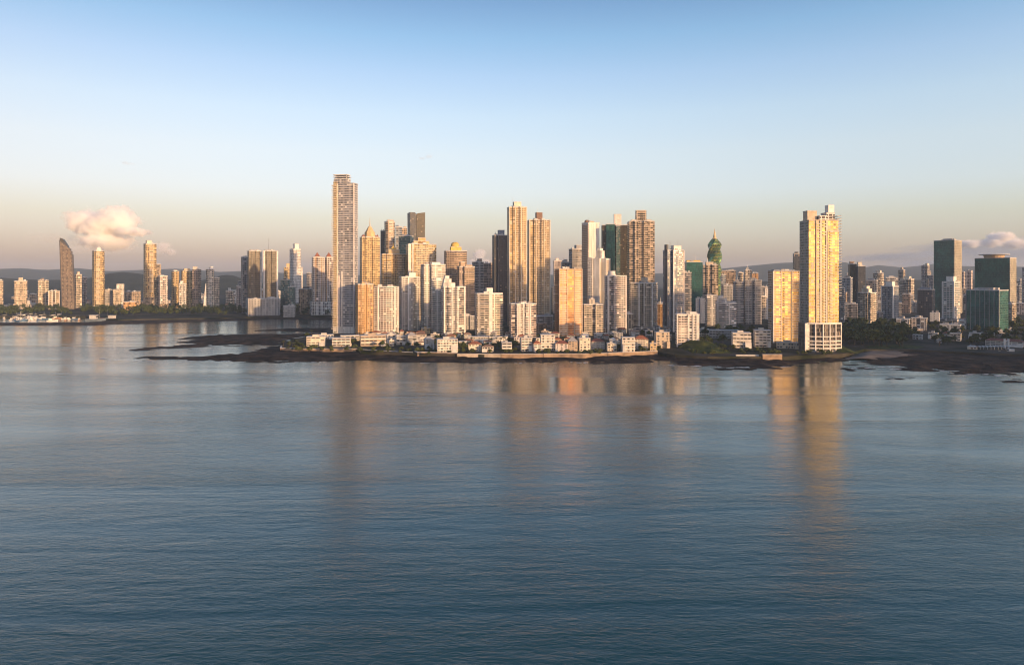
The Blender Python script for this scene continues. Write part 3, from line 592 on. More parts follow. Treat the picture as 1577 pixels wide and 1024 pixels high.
t = tower(AT, 'brown banded tower with a bright golden stepped dome', 684, 719, 387, 1236, 'brownband', 8, .8, 'round', caps=[(.25, .75, 381, 'gold')], balc=[('front', .05, .95, 1.2, 'tan')], clutter=0)
b = MB(); b.tube((-1, 1, t.H(381)), (-1, 1, t.H(377)), 8.5, 7.5, 12); b.dome((-1, 1, t.H(377)), 7.5, 5, 12); b.build('dome', [COLS['gold']], t.root)
tower(AT, 'brown grey banded tower right below the golden dome', 704, 731, 411, 1180, 'brownband', 16, .7, 'step', caps=[(.1, .4, 404, 'tan'), (.45, .9, 408, 'tan')], balc=[('front', .35, .95, 1.2, 'tan')])
tower(AT, 'dull brown grey slab left of the dark glass tower', 727, 745, 404, 1420, 'greyband', 20, .8, caps=[(.5, .9, 399, 'tan')])
tower(AT, 'second dull brown grey slab touching the dark glass tower', 744, 760, 406, 1430, 'brownband', 8, .8)
t = tower(OT, 'dark blue glass tower with a slanted fin on its roof', 758, 781, 363, 1350, 'dark', 14, .9, 'step', caps=[(.4, .85, 355, 'steelblue')], ant=[(.15, 357, .7)], piers=[(.36, 1.2, 'grey')])
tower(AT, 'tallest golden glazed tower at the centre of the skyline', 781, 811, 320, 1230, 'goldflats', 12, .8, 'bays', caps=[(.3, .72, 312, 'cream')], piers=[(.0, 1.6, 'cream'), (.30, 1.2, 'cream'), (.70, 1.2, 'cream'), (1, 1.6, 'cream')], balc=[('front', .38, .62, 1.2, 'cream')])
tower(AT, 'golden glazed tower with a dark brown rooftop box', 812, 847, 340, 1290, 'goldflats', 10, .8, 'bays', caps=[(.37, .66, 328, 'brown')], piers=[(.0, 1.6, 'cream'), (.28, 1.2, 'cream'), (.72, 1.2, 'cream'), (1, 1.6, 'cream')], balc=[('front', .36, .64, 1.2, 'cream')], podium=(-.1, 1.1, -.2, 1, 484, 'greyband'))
tower('apartment_block', 'far pinkish block seen left of the blue stepped tower', 852, 868, 402, 1650, 'pinkw', 6, .8, caps=[(.2, .5, 398, 'pink')])
tower(AT, 'small cream tower behind the orange glass tower', 864, 878, 404, 1500, 'cream', 6, .9, caps=[(.3, .7, 400, 'cream')])
t = tower(AT, 'dusky blue banded tower with curved stepped top', 876, 897, 384, 1480, 'greyband', 26, .8, 'round', caps=[(.45, .95, 378, 'grey')], balc=[('front', .0, 1.0, 1.3, 'grey')])
t = tower(AT, 'white tower with a brown left face and small dome', 896, 923, 344, 1300, 'blank', 34, .9, 'rect', balc=[('left', .08, .95, 1.5, 'tan'), ('front', .04, .22, 1.0, 'white')], caps=[(.35, .7, 341, 'tan')])
b = MB(); b.tube((t.U(.22), t.V(.6), t.h), (t.U(.22), t.V(.6), t.h + 3), 4.6, 4.6, 10); b.dome((t.U(.22), t.V(.6), t.h + 3), 4.6, 3.5, 10); b.build('dome', [COLS['brown']], t.root)
tower(AT, 'blank white walled tower with banded right flank', 906, 940, 399, 1190, 'blank', -24, .8, 'stepr', caps=[(.4, .72, 387, 'white'), (.45, .62, 383, 'white')], balc=[('right', .05, .95, 1.3, 'tan'), ('front', .62, .98, 1.2, 'cream')], wings=[(.0, .25, -.1, .3, 398, 'whitefine')])
tower(AT, 'dark green glass tower with a pale square rooftop tower', 926, 966, 348, 1350, 'darkolive', 4, .8, 'notch', caps=[(.5, .78, 331, 'pink')], wings=[(.15, .5, -.05, .5, 347, 'green'), (.55, .72, -.03, .4, 350, 'teal')])
tower(AT, 'broad beige brown tower with a square rooftop turret', 966, 1008, 342, 1250, 'beigemix', 8, .8, 'bays', caps=[(.3, .7, 325, 'beigemix'), (.1, .9, 339, 'beige')], balc=[('front', .3, .7, 1.2, 'beige'), ('right', .1, .9, 1.2, 'beige')])
tower(OT, 'green glass tower with gold rimmed curved roof', 1054, 1082, 404, 1350, 'green', 10, .8, caps=[(.05, .9, 401, 'gold')])
tower(AT, 'grey beige block in front of the gold rimmed green tower', 1050, 1065, 420, 1260, 'grey', 10, .9)
tower(AT, 'beige glass tower left of the twisted spiral tower', 1081, 1106, 408, 1480, 'beigemix', 8, .8, 'bays', caps=[(.2, .7, 404, 'beige')])
# twisted tower
D = 1700; X = wx(1100.5, D); root = thing('twisted_tower', 'green glass tower twisted like a corkscrew with a needle spire', 'tower', (X, D, GZ), 0)
H = lambda py: wz(py, D) - GZ
b = MB(); n = 74; z_ = [H(500) + (H(368) - H(500)) * i / n for i in range(n + 1)]
def ring(i):
    t = i / n; a = R(90 / 12.5) * i + R(10); r = 17.4 * (1 if t < .93 else 1 - .62 * ((t - .93) / .07)) * (1.0 + .04 * math.sin(t * 9))
    return [(r * math.cos(a + k2 * math.pi / 2 + s) * (1 if abs(s) < .1 else .90), r * math.sin(a + k2 * math.pi / 2 + s) * (1 if abs(s) < .1 else .90), z_[i]) for k2 in range(4) for s in (-.20, 0, .20)]
for i in range(n):
    A, B = ring(i), ring(i + 1)
    for j in range(12):
        c, d2 = A[j], A[(j + 1) % 12]
        b.face([c, d2, B[(j + 1) % 12], B[j]], [(j * 6, c[2]), (j * 6 + 6, c[2]), (j * 6 + 6, B[j][2]), (j * 6, B[j][2])], 0)
b.face(ring(n), None, 0)
b.build('wall', [facade((.26, .26, .08), (.12, .24, .09), fh=3.6, bw=2.0, fw=.92, hh=.8, metal=.8, gr=.24, cur=.05, wob=.03)], root)  # yellowish wall colour paints in the bands of reflected sky
b = MB(); b.tube((0, 0, H(368) - .2), (0, 0, H(362)), 5.5, 2.6, 8); b.tube((0, 0, H(362)), (0, 0, H(352)), 2.6, .15, 6); b.build('spire', [COLS['ochre']], root)
b = MB(); b.tube((0, 0, -8), (0, 0, H(497)), 17, 17, 16); b.build('base', [style('dark')], root)
tower('apartment_block', 'flat topped brown block right of the twisted tower', 1110, 1133, 417, 1800, 'tan', 0, .7)
tower('apartment_block', 'dark glassy block at foot of the twisted tower', 1110, 1118, 424, 1500, 'blue', 10, .8)
tower(AT, 'sunlit small tower, the left of three far warm ones', 1136, 1145, 420, 2000, 'cream', 10, .9, 'round')
tower(AT, 'sunlit small tower, the middle of three far warm ones', 1146, 1158, 416, 2000, 'cream', 10, .9, caps=[(.2, .6, 413, 'cream')])
tower(AT, 'orange brick small tower, the right of three far warm ones', 1157, 1168, 421, 1950, 'orange', 10, .9)
tower(AT, 'dark banded apartment slab, the left of two joined ones', 1129, 1147, 434, 1290, 'greyband', -6, .8, 'step', balc=[('front', .0, .95, 1.3, 'lightgrey')])
tower(AT, 'dark banded apartment slab, the right of two joined ones', 1148, 1173, 432, 1280, 'greyband', -4, .8, 'notch', balc=[('front', .55, 1, 1.3, 'lightgrey'), ('front', .0, .4, 1.3, 'lightgrey')], caps=[(.3, .6, 428, 'grey')])
tower('apartment_block', 'bluish block between the banded slabs and golden block', 1172, 1184, 442, 1420, 'grey', 10, .9, wings=[(.4, .9, -.1, .3, 444, 'blank')])
tower(AT, 'dark tower peeking out above the golden block', 1221, 1233, 391, 1500, 'dark', 12, .9, caps=[(.2, .7, 388, 'dark')])
tower(AT, 'small grey block with sunlit edge above banded slabs', 1112, 1130, 440, 1420, 'greyfine', 10, .9)

# --- the peninsula, front rows
# the tallest tower, far left of the peninsula
t = tower(AT, 'tallest tower of all with curved balcony edge and stepped roof', 514, 551, 284, 1074, 'point', -25, .42, 'rect', wings=[(-.004, .68, .02, .8, 277, 'point'), (-.012, .17, -.05, .6, 281, 'pointedge')], caps=[], fh=3.5, clutter=1, podium=(-.03, 1.03, -.07, 1.02, 503, 'blank'), rim='grey', piers=[(.18, 1.6, 'cream'), (.985, 1.4, 'pink')])
rd = random.Random(5)
for s in range(2, 70):
    z = s * 3.5
    if z < t.H(281) - 3:
        u = rd.choice([.17, .17, .12, .15]); o_ = rd.choice([1.6, 2.6, 3.0, 2.0])
        bb = MB(); bb.box(-o_, u * t.w, -1.8, t.d * .5, 0, .3); bb.box(-o_, u * t.w, -1.8, -1.65, .301, 1.2); bb.build('balcony', [COLS['cream']], t.root, (t.U(0), t.V(-.05), z))
b = MB(); b.box(t.U(.16), t.U(.30), t.V(0) - .5, t.V(0) + .3, -8, t.H(425)); b.build('pier', [COLS['pink']], t.root)
b = MB(); b.box(t.U(.38), t.U(.43), t.V(0) - .8, t.V(0) + .3, -8, t.H(418)); b.build('pier', [COLS['white']], t.root)
b = MB(); b.box(t.U(-.03), t.U(.71), t.V(-.05), t.V(.85), t.H(274), t.H(273)); b.box(t.U(-.02), t.U(.68), t.V(-.03), t.V(.8), t.H(271), t.H(269.6)); b.build('roof_slab', [COLS['lightgrey']], t.root)
for u, v in ((.08, .15), (.6, .15), (.08, .7), (.6, .7)):
    b = MB(); b.box(t.U(u) - .5, t.U(u) + .5, t.V(v) - .5, t.V(v) + .5, t.h - .1, t.H(270.6)); b.build('column', [COLS['lightgrey']], t.root)
tower(AT, 'narrow orange apartment slab beside the tallest tower', 547, 575, 438, 1038, 'orange', 14, .8, 'bays', balc=[('front', .38, .62, 1.2, 'ochre'), ('right', .1, .9, 1.2, 'orange')], caps=[(.3, .7, 435, 'orange')])
tower(AT, 'curved white apartment block right of the orange slab', 575, 614, 442, 1062, 'whitegrid', 6, .5, 'round', balc=[('front', .0, .16, 1.3, 'white'), ('front', .28, .72, 1.4, 'pink'), ('front', .84, 1, 1.3, 'white')], piers=[(.17, 2.2, 'white'), (.83, 2.2, 'white')])
tower(AT, 'white tower with beige balconies and a white roof hut', 615, 646, 427, 1135, 'white', 10, .7, 'stepr', balc=[('front', .05, .3, 1.3, 'white'), ('front', .5, .97, 1.4, 'cream')], caps=[(.45, .8, 420, 'white')], piers=[(.33, 2.6, 'white')])
tower(AT, 'white and dark banded tower behind the white stepped one', 648, 686, 408, 1165, 'whiteband', 14, .8, 'step', balc=[('front', .0, .30, 1.6, 'white'), ('front', .42, 1, 1.6, 'white'), ('left', .1, 1, 1.5, 'white')], caps=[(.4, .8, 404, 'white')])
tower(AT, 'dark banded slim wing tower left of white stepped tower', 664, 681, 432, 1075, 'whiteband', 10, .9, 'rect', balc=[('front', .1, .95, 1.5, 'white')], caps=[(.4, .9, 428, 'white')])
tower(AT, 'bright white tower with stepped white penthouses near the shore', 679, 717, 442, 1027, 'white', 12, .7, 'bays', balc=[('front', .36, .64, 1.4, 'white'), ('right', .1, .9, 1.3, 'white')], caps=[(.02, .55, 436, 'white'), (.05, .38, 430, 'white'), (.1, .28, 425, 'white')], piers=[(.03, 2.2, 'white'), (.33, 1.6, 'white'), (.67, 1.6, 'white'), (.97, 2.2, 'white')])
tower(AT, 'rounded cream apartment block with full width curved balconies', 732, 774, 452, 1016, 'whiteband', 10, .6, 'round', balc=[('front', .0, .46, 1.6, 'cream'), ('front', .54, 1.0, 1.6, 'cream')], caps=[(.38, .62, 444, 'white')], piers=[(.5, 4.5, 'white')])
tower(AT, 'short pinkish white apartment block below the tallest golden tower', 784, 826, 468, 1005, 'pinkw', 10, .6, 'bays', balc=[('front', .28, .72, 1.3, 'white')], caps=[(.4, .6, 465, 'white')], piers=[(.24, 1.4, 'white'), (.5, 2.6, 'white'), (.76, 1.4, 'white')])
tower('parking_block', 'open dark parking block with a tan panel between front towers', 825, 852, 487, 1075, 'greyband', 4, .7, cat='building', wings=[(.0, .62, -.06, .3, 497, 'tan')])
tower(AT, 'orange glass apartment tower glowing in the low sun', 854, 897, 415, 1027, 'orangeglow', 20, .55, 'rect', piers=[(.02, 1.2, 'beige'), (.34, 1.0, 'beige'), (.66, 1.0, 'beige'), (.98, 1.2, 'beige')], balc=[('left', .05, .95, 1.2, 'brown'), ('front', .05, .32, .8, 'cream'), ('front', .68, .96, .8, 'cream')], rim='tan')
tower('apartment_block', 'short cream block with dark loggias beside orange tower', 897, 929, 469, 1038, 'cream', 8, .7, 'notch', balc=[('front', .0, .3, 1.2, 'cream'), ('front', .7, 1., 1.2, 'cream')], caps=[(.3, .58, 461, 'cream'), (.38, .5, 459, 'white')])
tower(AT, 'white tower with pink balconies right of short cream block', 931, 965, 425, 1086, 'white', 14, .8, 'step', balc=[('front', .32, 1, 1.4, 'pink'), ('right', .1, .9, 1.3, 'white')], caps=[(.15, .45, 418, 'white')], piers=[(.05, 3, 'white'), (.97, 2, 'white')])
tower(AT, 'beige and white slab with blank stripes below the beige tower', 971, 1012, 436, 1152, 'cream', -14, .7, 'notch', balc=[('front', .0, .28, 1.4, 'cream'), ('right', .05, .95, 1.3, 'lightgrey')], caps=[(.42, .62, 428, 'beige')], piers=[(.31, 2.4, 'white'), (.66, 4, 'white'), (.97, 2.4, 'white')], podium=(-.1, 1.15, -.2, 1, 502, 'whiteband'))
tower('apartment_block', 'narrow orange strip of a block behind the blue glass tower', 1010, 1020, 468, 1180, 'orange', 6, .9)
t = tower(OT, 'blue glass tower with bright white corner ribs and thin mast', 1021, 1053, 386, 1108, 'blue', 26, .8, 'step', caps=[(.45, .95, 379, 'white')], piers=[(.42, 2.0, 'white'), (1, 1.6, 'pink')], ant=[(.28, 370, .7)], balc=[('front', .62, .99, 1.4, 'pink')])
b = MB(); b.box(t.U(-.02), t.U(.10), t.V(.3), t.V(.7), -8, t.H(377)); b.build('wing', [style('dark')], t.root)
tower(AT, 'white block with blank right stripes nearest the grassy slope', 1040, 1077, 484, 872, 'white', 8, .6, 'rect', balc=[('front', .06, .48, 1.3, 'pink')], piers=[(.02, 1.6, 'white'), (.52, 2.2, 'white'), (.72, 1.4, 'white'), (.93, 3.6, 'white')], caps=[(.6, .9, 480, 'white')], fh=3.0)
tower(AT, 'white tower with rounded balcony corner above the green slope', 1102, 1134, 466, 1150, 'whiteband', 6, .7, 'round', balc=[('front', .0, .58, 1.6, 'white')], caps=[(.05, .5, 460, 'white'), (.1, .35, 456, 'white')])
tower('apartment_block', 'grey banded block behind the white rounded corner tower', 1086, 1105, 455, 1240, 'whiteband', 12, .8, balc=[('front', .05, .95, 1.3, 'lightgrey')])
tower('apartment_block', 'plain white block with one dark window column', 1071, 1087, 460, 1300, 'blank', 6, .8, piers=[(.35, 2.5, 'steelblue')])
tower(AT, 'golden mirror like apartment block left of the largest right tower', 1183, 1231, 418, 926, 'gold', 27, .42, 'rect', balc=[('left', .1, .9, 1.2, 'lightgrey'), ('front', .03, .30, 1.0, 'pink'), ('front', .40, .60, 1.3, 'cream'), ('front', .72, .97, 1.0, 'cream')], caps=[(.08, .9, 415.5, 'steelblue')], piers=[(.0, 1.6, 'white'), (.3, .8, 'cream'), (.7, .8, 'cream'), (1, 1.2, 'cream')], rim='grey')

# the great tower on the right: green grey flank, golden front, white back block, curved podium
t = tower(AT, 'huge golden glass tower on a curved white podium by the water', 1232, 1291, 341, 828, 'goldglow', 27, .62, 'rect', z0=30.0, fh=3.3, clutter=0, rim='beige',
          wings=[(.64, 1.0, -.04, .55, 357, 'goldglow'), (.70, .98, .30, .92, 329, 'whitegrid')], caps=[(.04, .36, 326, 'beige')], piers=[(.25, 1.6, 'beige'), (.40, 2.0, 'cream'), (.60, 1.6, 'cream')], balc=[('front', .27, .39, 1.2, 'cream'), ('front', .48, .58, 1.0, 'cream')])
bb = MB(); bb.box(t.U(.70), t.U(.80), -t.d * .5 - t.d * .04 - 1.2, -t.d * .5 - t.d * .04 + .3, -.28, .0); bb.box(t.U(.70), t.U(.80), -t.d * .54 - 1.2, -t.d * .54 - 1.05, .001, 1.05); me = bb.mesh('balcony', [COLS['cream']])
for s in range(12, 54):
    if s * 3.3 < t.H(358): link('balcony', me, t.root, (0, 0, s * 3.3 + .15))
bb = MB(); bb.box(t.U(.40), t.U(.66), t.V(.1), t.V(.5), t.h + .95, t.H(333)); bb.build('penthouse', [style('whitegrid'), ROOF], t.root)
bb = MB(); bb.box(t.U(.80), t.U(1.0), t.V(.42), t.V(.80), t.H(329) + 1.2, t.H(316)); bb.build('penthouse', [WPAINT], t.root)
bb = MB(); bb.box(-3.0, 2.6, -1.5, 11, 0, .35); bb.box(2.45, 2.6, -1.5, 11, .351, 1.2); me = bb.mesh('balcony', [COLS['white']])
for s in range(20, 56):
    z = s * 3.3
    if z < t.H(331): link('balcony', me, t.root, (t.U(1.0) + 1.4, t.V(.06), z))
bb = MB(); bb.prism([(t.S[0][0], t.S[0][1] + t.d * .02), (t.S[0][0] + t.w * .03, t.S[0][1] + .4), (t.S[0][0] + t.w * .03, t.B[1][1]), (t.S[0][0] - .5, t.B[1][1]), (t.S[0][0] - .5, t.S[0][1] + t.d * .04)], 30.02, t.h + .3)
bb.build('wing', [facade((.32, .33, .31), (.08, .09, .09), fh=3.3, bw=3.2, fw=.6, hh=.6), ROOF], t.root)
w, d = t.w, t.d
arc = [(-.56 * w + 1.14 * w * i / 10, -.5 * d - (.16 * w * math.sin(math.pi * (i / 10) ** .9))) for i in range(11)]
pod = arc + [(.58 * w, .5 * d), (-.56 * w, .5 * d)]; ph = t.H(497)
bb = MB(); bb.prism(pod, -8, ph); bb.build('podium', [facade((.20, .18, .17), (.045, .04, .036), fh=4.6, bw=2.6, fw=.86, hh=.8, gr=.3, cur=.08), ROOF], t.root)
for z, hgt in ((-1, 1.4), (3.2, 1.3), (7.4, 1.3), (11.6, 1.3), (17.2, 1.0), (ph - .8, 2.0)):
    bb = MB(); o = offset(arc, 1.2); i_ = offset(arc, -.4); bb.prism(o + list(reversed(i_)), z, z + hgt, 0, 0, True); bb.build('floor_band', [WPAINT], t.root)
for i in range(0, 11, 2):
    bb = MB(); x, y = offset(arc, .5)[i]; r_ = .55 if i else 2.6; bb.box(x - r_, x + r_, y - .9, y + .6, -8, ph + .3); bb.build('pier', [WPAINT], t.root)

# --- right side of the city
tower(OT, 'olive brown block with a pale rooftop hut right of great tower', 1306, 1322, 407, 1600, 'darkolive', 14, .9, caps=[(.1, .6, 403, 'brown')])
tower(OT, 'black slab tower with a sunlit white roof hut', 1318, 1333, 410, 1580, 'dark', 18, .9, caps=[(.1, .6, 404, 'cream')])
tower(AT, 'steel blue tower close to the right of great tower', 1296, 1313, 428, 1420, 'blue', -16, .8, piers=[(1, 2, 'lightgrey')])
tower('apartment_block', 'white framed low tower beside the steel blue tower', 1293, 1301, 444, 1150, 'white', -10, .9)
tower('apartment_block', 'dark flat block behind the sunlit beige turret tower', 1298, 1322, 468, 1330, 'grey', -6, .7)
tower(AT, 'sunlit beige tower with turrets before the dark trees', 1321, 1350, 451, 1225, 'cream', -30, .9, 'bays', caps=[(.2, .75, 445, 'cream'), (.35, .6, 441, 'cream')], balc=[('front', .3, .7, 1.2, 'cream'), ('right', .3, .7, 1.2, 'cream')])
tower(AT, 'far round beige tower above the turret tower', 1345, 1361, 421, 1950, 'cream', -20, .9, 'round', caps=[(.2, .8, 417, 'cream')])
tower(AT, 'grey tower with green roof rim behind the blue white tower', 1334, 1352, 432, 1500, 'grey', -10, .8, caps=[(.1, .7, 429, 'steelblue')])
tower(AT, 'blue glass tower with white blank right face and white cap', 1357, 1384, 441, 1255, 'blue', -32, .8, caps=[(.25, .8, 434, 'white')], piers=[(.05, 1.6, 'white'), (1, 2.6, 'white')], podium=(-.1, 1.2, -.2, 1, 490, 'white'))
tower('apartment_block', 'grey low tower at foot of the blue white tower', 1350, 1360, 481, 1250, 'greyband', 0, .8)
tower(AT, 'sunlit cream tower with ribbed front far back', 1386, 1408, 430, 2000, 'cream', -24, .8, 'bays', caps=[(.3, .8, 426, 'cream')], podium=(-.2, 1.2, 0, 1, 462, 'greyband'))
tower(AT, 'slim far beige tower left of ribbed cream tower', 1383, 1394, 416, 2300, 'beige', -20, .9, caps=[(.3, .7, 412, 'beige')])
tower(AT, 'dark and white striped far tower left of the green tower', 1419, 1432, 409, 2200, 'grey', -35, .9, 'stepr', caps=[(.5, 1, 406, 'cream')], wings=[(.9, 1.3, .0, .8, 430, 'cream')])
tower(OT, 'dark blue glass office block left of the tall green tower', 1413, 1440, 446, 1500, 'dark', -12, .8, caps=[(.1, .8, 443, 'steelblue')])
tower('low_block', 'low curved glass roofed hall among the trees', 1384, 1412, 466, 1700, 'blue', -8, .7, 'round', cat='hall')
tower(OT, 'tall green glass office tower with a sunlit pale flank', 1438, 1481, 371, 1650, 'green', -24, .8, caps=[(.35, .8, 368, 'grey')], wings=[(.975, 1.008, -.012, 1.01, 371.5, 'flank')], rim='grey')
tower(AT, 'white framed tower in front of the tall green tower', 1451, 1479, 434, 1370, facade(WHITE, (.05, .09, .09), fh=3.6, bw=6, fw=.84, hh=.62, P=0), -32, .8, caps=[(.2, .8, 426, 'white')], piers=[(.03, 2.0, 'white'), (.97, 2.0, 'white')], podium=(-.35, 1.5, -.5, 1, 490, 'whiteband'), rim='white')
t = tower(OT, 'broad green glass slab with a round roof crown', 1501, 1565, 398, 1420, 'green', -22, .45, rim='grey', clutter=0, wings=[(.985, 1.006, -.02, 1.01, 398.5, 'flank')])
b = MB(); b.tube((-2, 0, t.h + .8), (-2, 0, t.h + 7), 17, 19, 20); b.build('drum', [COLS['tan']], t.root)
b = MB(); b.tube((-2, 0, t.h + 7.01), (-2, 0, t.h + 8.4), 27, 27, 24); b.build('crown_ring', [COLS['lightgrey']], t.root)
t = tower(OT, 'lower green glass block with pale stripes by the shore', 1488, 1553, 447, 1139, 'greenslab', -20, .8, caps=[(.25, .75, 443, 'grey')], piers=[(i / 7, .8, 'grey') for i in range(8)], rim='lightgrey')
tower('apartment_block', 'tan strip tower at the right end of green glass block', 1548, 1564, 468, 1290, 'beige', -30, .9)
tower('apartment_block', 'low white apartment block, left of a matching pair', 1380, 1402, 491, 1140, 'whitegrid', -6, .7, 'notch', tank=True)
tower('apartment_block', 'low white apartment block, right of a matching pair', 1403, 1428, 490, 1135, 'whitegrid', -4, .7, 'notch', tank=True)
tower('low_block', 'long grey terrace podium with white bands below green block', 1476, 1520, 494, 1150, 'whiteband', -5, .5, cat='building')
tower('low_block', 'white stepped block at foot of the white framed tower', 1447, 1480, 500, 1110, 'whiteband', -5, .5, cat='building')
tower('low_block', 'small white roof box beside the dark blue office', 1432, 1447, 482, 1350, 'blank', -4, .6, cat='building')
tower(AT, 'pinkish far tower, left of two between the green towers', 1479, 1486, 419, 2300, 'pinkw', -20, .9)
tower(AT, 'pinkish far tower, right of two between the green towers', 1488, 1498, 417, 2300, 'pinkw', -20, .9)
tower('low_block', 'long peach low building at the right edge', 1560, 1600, 467, 1600, 'pinkw', -6, .6, cat='building')
tower(AT, 'white far tower by the right edge of the city', 1564, 1573, 430, 2100, 'white', -10, .9)
tower(AT, 'tall tower cut off at the right edge of the photo', 1574, 1592, 412, 1900, 'grey', -10, .9)

# --- the crowd of lesser blocks that fills the gaps
def fillers(n, xs, Ds, tops, styles, where, grp, seed, kind='city_block'):
    rd = random.Random(seed)
    for i in range(n):
        D = rd.uniform(*Ds); x = rd.uniform(*xs); wd = rd.uniform(14, 30) * F / D * (1 if rd.random() < .8 else 1.7); y = rd.uniform(*tops); s, word = rd.choice(styles)
        top = min(y, YH + (HC - GZ - 9) * F / D)
        t = tower(kind, f'small {word} block {where}', x - wd / 2, x + wd / 2, top, D, s, rd.uniform(-25, 25), rd.uniform(.6, 1), rd.choice(['rect', 'rect', 'notch', 'bays']), cat='building', group=f'{word} {grp}', clutter=rd.choice([0, 1, 2]), caps=[(.3, .65, top - rd.uniform(1.5, 4), 'lightgrey')] if rd.random() < .5 else [])
WARM = [('cream', 'cream'), ('beige', 'beige'), ('white', 'white'), ('grey', 'grey'), ('tan', 'tan')]
COOL = [('grey', 'grey'), ('greyfine', 'grey'), ('white', 'white'), ('beige', 'beige'), ('brownband', 'brown'), ('cream', 'cream')]
fillers(34, (-10, 500), (1950, 2700), (444, 468), WARM, 'in the low town behind the far shore trees', 'blocks behind the far shore', 3)
fillers(36, (556, 1180), (1330, 1900), (436, 478), COOL, 'half hidden behind the front row of the peninsula', 'blocks behind the peninsula front', 5)
fillers(34, (1060, 1580), (2000, 3600), (417, 446), WARM + [('white', 'white')], 'in the hazy town behind the right hand towers', 'blocks in the hazy right hand town', 8)
fillers(22, (1290, 1580), (1400, 2000), (444, 476), COOL, 'in the shaded middle of the right hand town', 'blocks in the right hand middle', 12)
fillers(14, (560, 1030), (1110, 1260), (482, 500), COOL, 'low down between the front towers', 'low blocks between front towers', 15)
# unseen towers added beyond the right edge to shade the villas and park
for i, (pp, hh) in enumerate(((955, 150), (1055, 185), (1165, 165))):
    X, Y = 913 + (pp - 1113) * .72, 656 + (pp - 1113) * .695; t = thing(AT, ('grey tower', 'taller white tower', 'cream tower')[i] + ' added unseen beyond the right edge to cast shade', 'tower', (X, Y, GZ), R(44))
    b = MB(); b.box(-44, 44, -14, 14, -6, hh, 0, 1); b.build('wall', [style(('grey', 'white', 'cream')[i]), ROOF], t)
    b = MB(); b.box(-16, 12, -8, 8, hh + .01, hh + 7); b.build('penthouse', [COLS['lightgrey']], t)
# ------------------------------------------------------------------ vegetation
def leaf_mat(c0, c1):
    m, nt, b = newmat('foliage'); N = nt.nodes; L = nt.links
    t = N.new('ShaderNodeTexCoord'); n = N.new('ShaderNodeTexNoise'); n.inputs['Scale'].default_value = .35; n.inputs['Detail'].default_value = 3; L.new(t.outputs['Object'], n.inputs['Vector'])
    oi = N.new('ShaderNodeObjectInfo'); f = M(N, L, 'ADD', M(N, L, 'MULTIPLY', n.outputs['Fac'], .7), M(N, L, 'MULTIPLY', oi.outputs['Random'], .35))
    L.new(MIX(N, L, f, c0, c1), b.inputs['Base Color']); b.inputs['Roughness'].default_value = .7; b.inputs['Specular IOR Level'].default_value = .15
    return m
LEAF = leaf_mat((.020, .034, .011), (.075, .092, .027)); LEAF2 = leaf_mat((.026, .042, .013), (.10, .11, .032)); BARK = plain((.09, .07, .05), .9, .3, 1.0)
def make_tree(name, label, seed, h, lobes, leaf, size, n):
    rd = random.Random(seed); root = thing(name, label, 'tree', (0, 0, -200))
    b = MB(); b.tube((0, 0, -1), (0, 0, h * .45), h * .035, h * .022, 6)
    for i in range(4):
        a = rd.uniform(0, 6.28); b.tube((0, 0, h * (.3 + .04 * i)), (math.cos(a) * h * .24, math.sin(a) * h * .24, h * .62), h * .016, h * .007, 4)
    b.build('trunk', [BARK], root)
    c = MB()
    for (lx, ly, lz, lr) in lobes:
        for i in range(int(n * lr * lr * 6)):
            v = Vector((rd.gauss(0, 1), rd.gauss(0, 1), rd.gauss(0, 1))).normalized(); r = lr * h * rd.uniform(.55, 1.05)
            p = Vector((lx * h, ly * h, lz * h)) + Vector((v.x * r, v.y * r, v.z * r * .78))
            nrm = (v + Vector((rd.uniform(-.7, .7), rd.uniform(-.7, .7), rd.uniform(-.3, .9)))).normalized(); a = nrm.orthogonal().normalized(); bb = nrm.cross(a); s = size * rd.uniform(.6, 1.3)
            rot = rd.uniform(0, 6.28); a2 = a * math.cos(rot) + bb * math.sin(rot); b2 = nrm.cross(a2)
            c.face([p - a2 * s, p - b2 * s * .6, p + a2 * s, p + b2 * s * .6])
    c.build('crown', [leaf], root); return root
TREES = [make_tree('broadleaf_tree', 'seed', 1, 9, [(0, 0, .66, .30), (.26, .1, .58, .22), (-.25, -.06, .6, .23), (.05, -.24, .55, .2), (0, .22, .6, .2), (-.1, .05, .85, .17)], LEAF, .85, 170),
         make_tree('broadleaf_tree', 'seed', 2, 9, [(0, 0, .7, .26), (.3, 0, .62, .24), (-.2, .15, .72, .2), (-.34, -.1, .52, .19), (.1, -.2, .5, .2)], LEAF2, .85, 180),
         make_tree('broadleaf_tree', 'seed', 3, 9, [(0, 0, .55, .26), (.08, .05, .78, .22), (-.12, -.1, .68, .2), (.2, .0, .6, .18), (-.2, .1, .5, .2)], LEAF, .8, 190)]
def make_palm():
    root = thing('palm_tree', 'seed', 'palm', (0, 0, -200)); rd = random.Random(4); h = 9
    b = MB(); b.tube((0, 0, -1), (.3, 0, h * .5), .30, .22, 6); b.tube((.3, 0, h * .5), (.8, 0, h), .22, .17, 6); b.build('trunk', [BARK], root)
    c = MB()
    for i in range(15):
        a = i * 2.4; up = rd.uniform(-.1, 1.1); L = rd.uniform(2.6, 3.6); p = Vector((.8, 0, h)); pr = p
        d = Vector((math.cos(a) * math.cos(up), math.sin(a) * math.cos(up), math.sin(up))); side = Vector((-math.sin(a), math.cos(a), 0))
        for k in range(4):
            q = pr + d * L / 4; d = (d + Vector((0, 0, -.38))).normalized(); w0, w1 = .62 * (1 - k / 5), .62 * (1 - (k + 1) / 5)
            for sg in (1, -1): c.face([pr, q, q + side * sg * w1 + Vector((0, 0, -.3)), pr + side * sg * w0 + Vector((0, 0, -.3))])
            pr = q
    c.build('crown', [LEAF2], root); return root
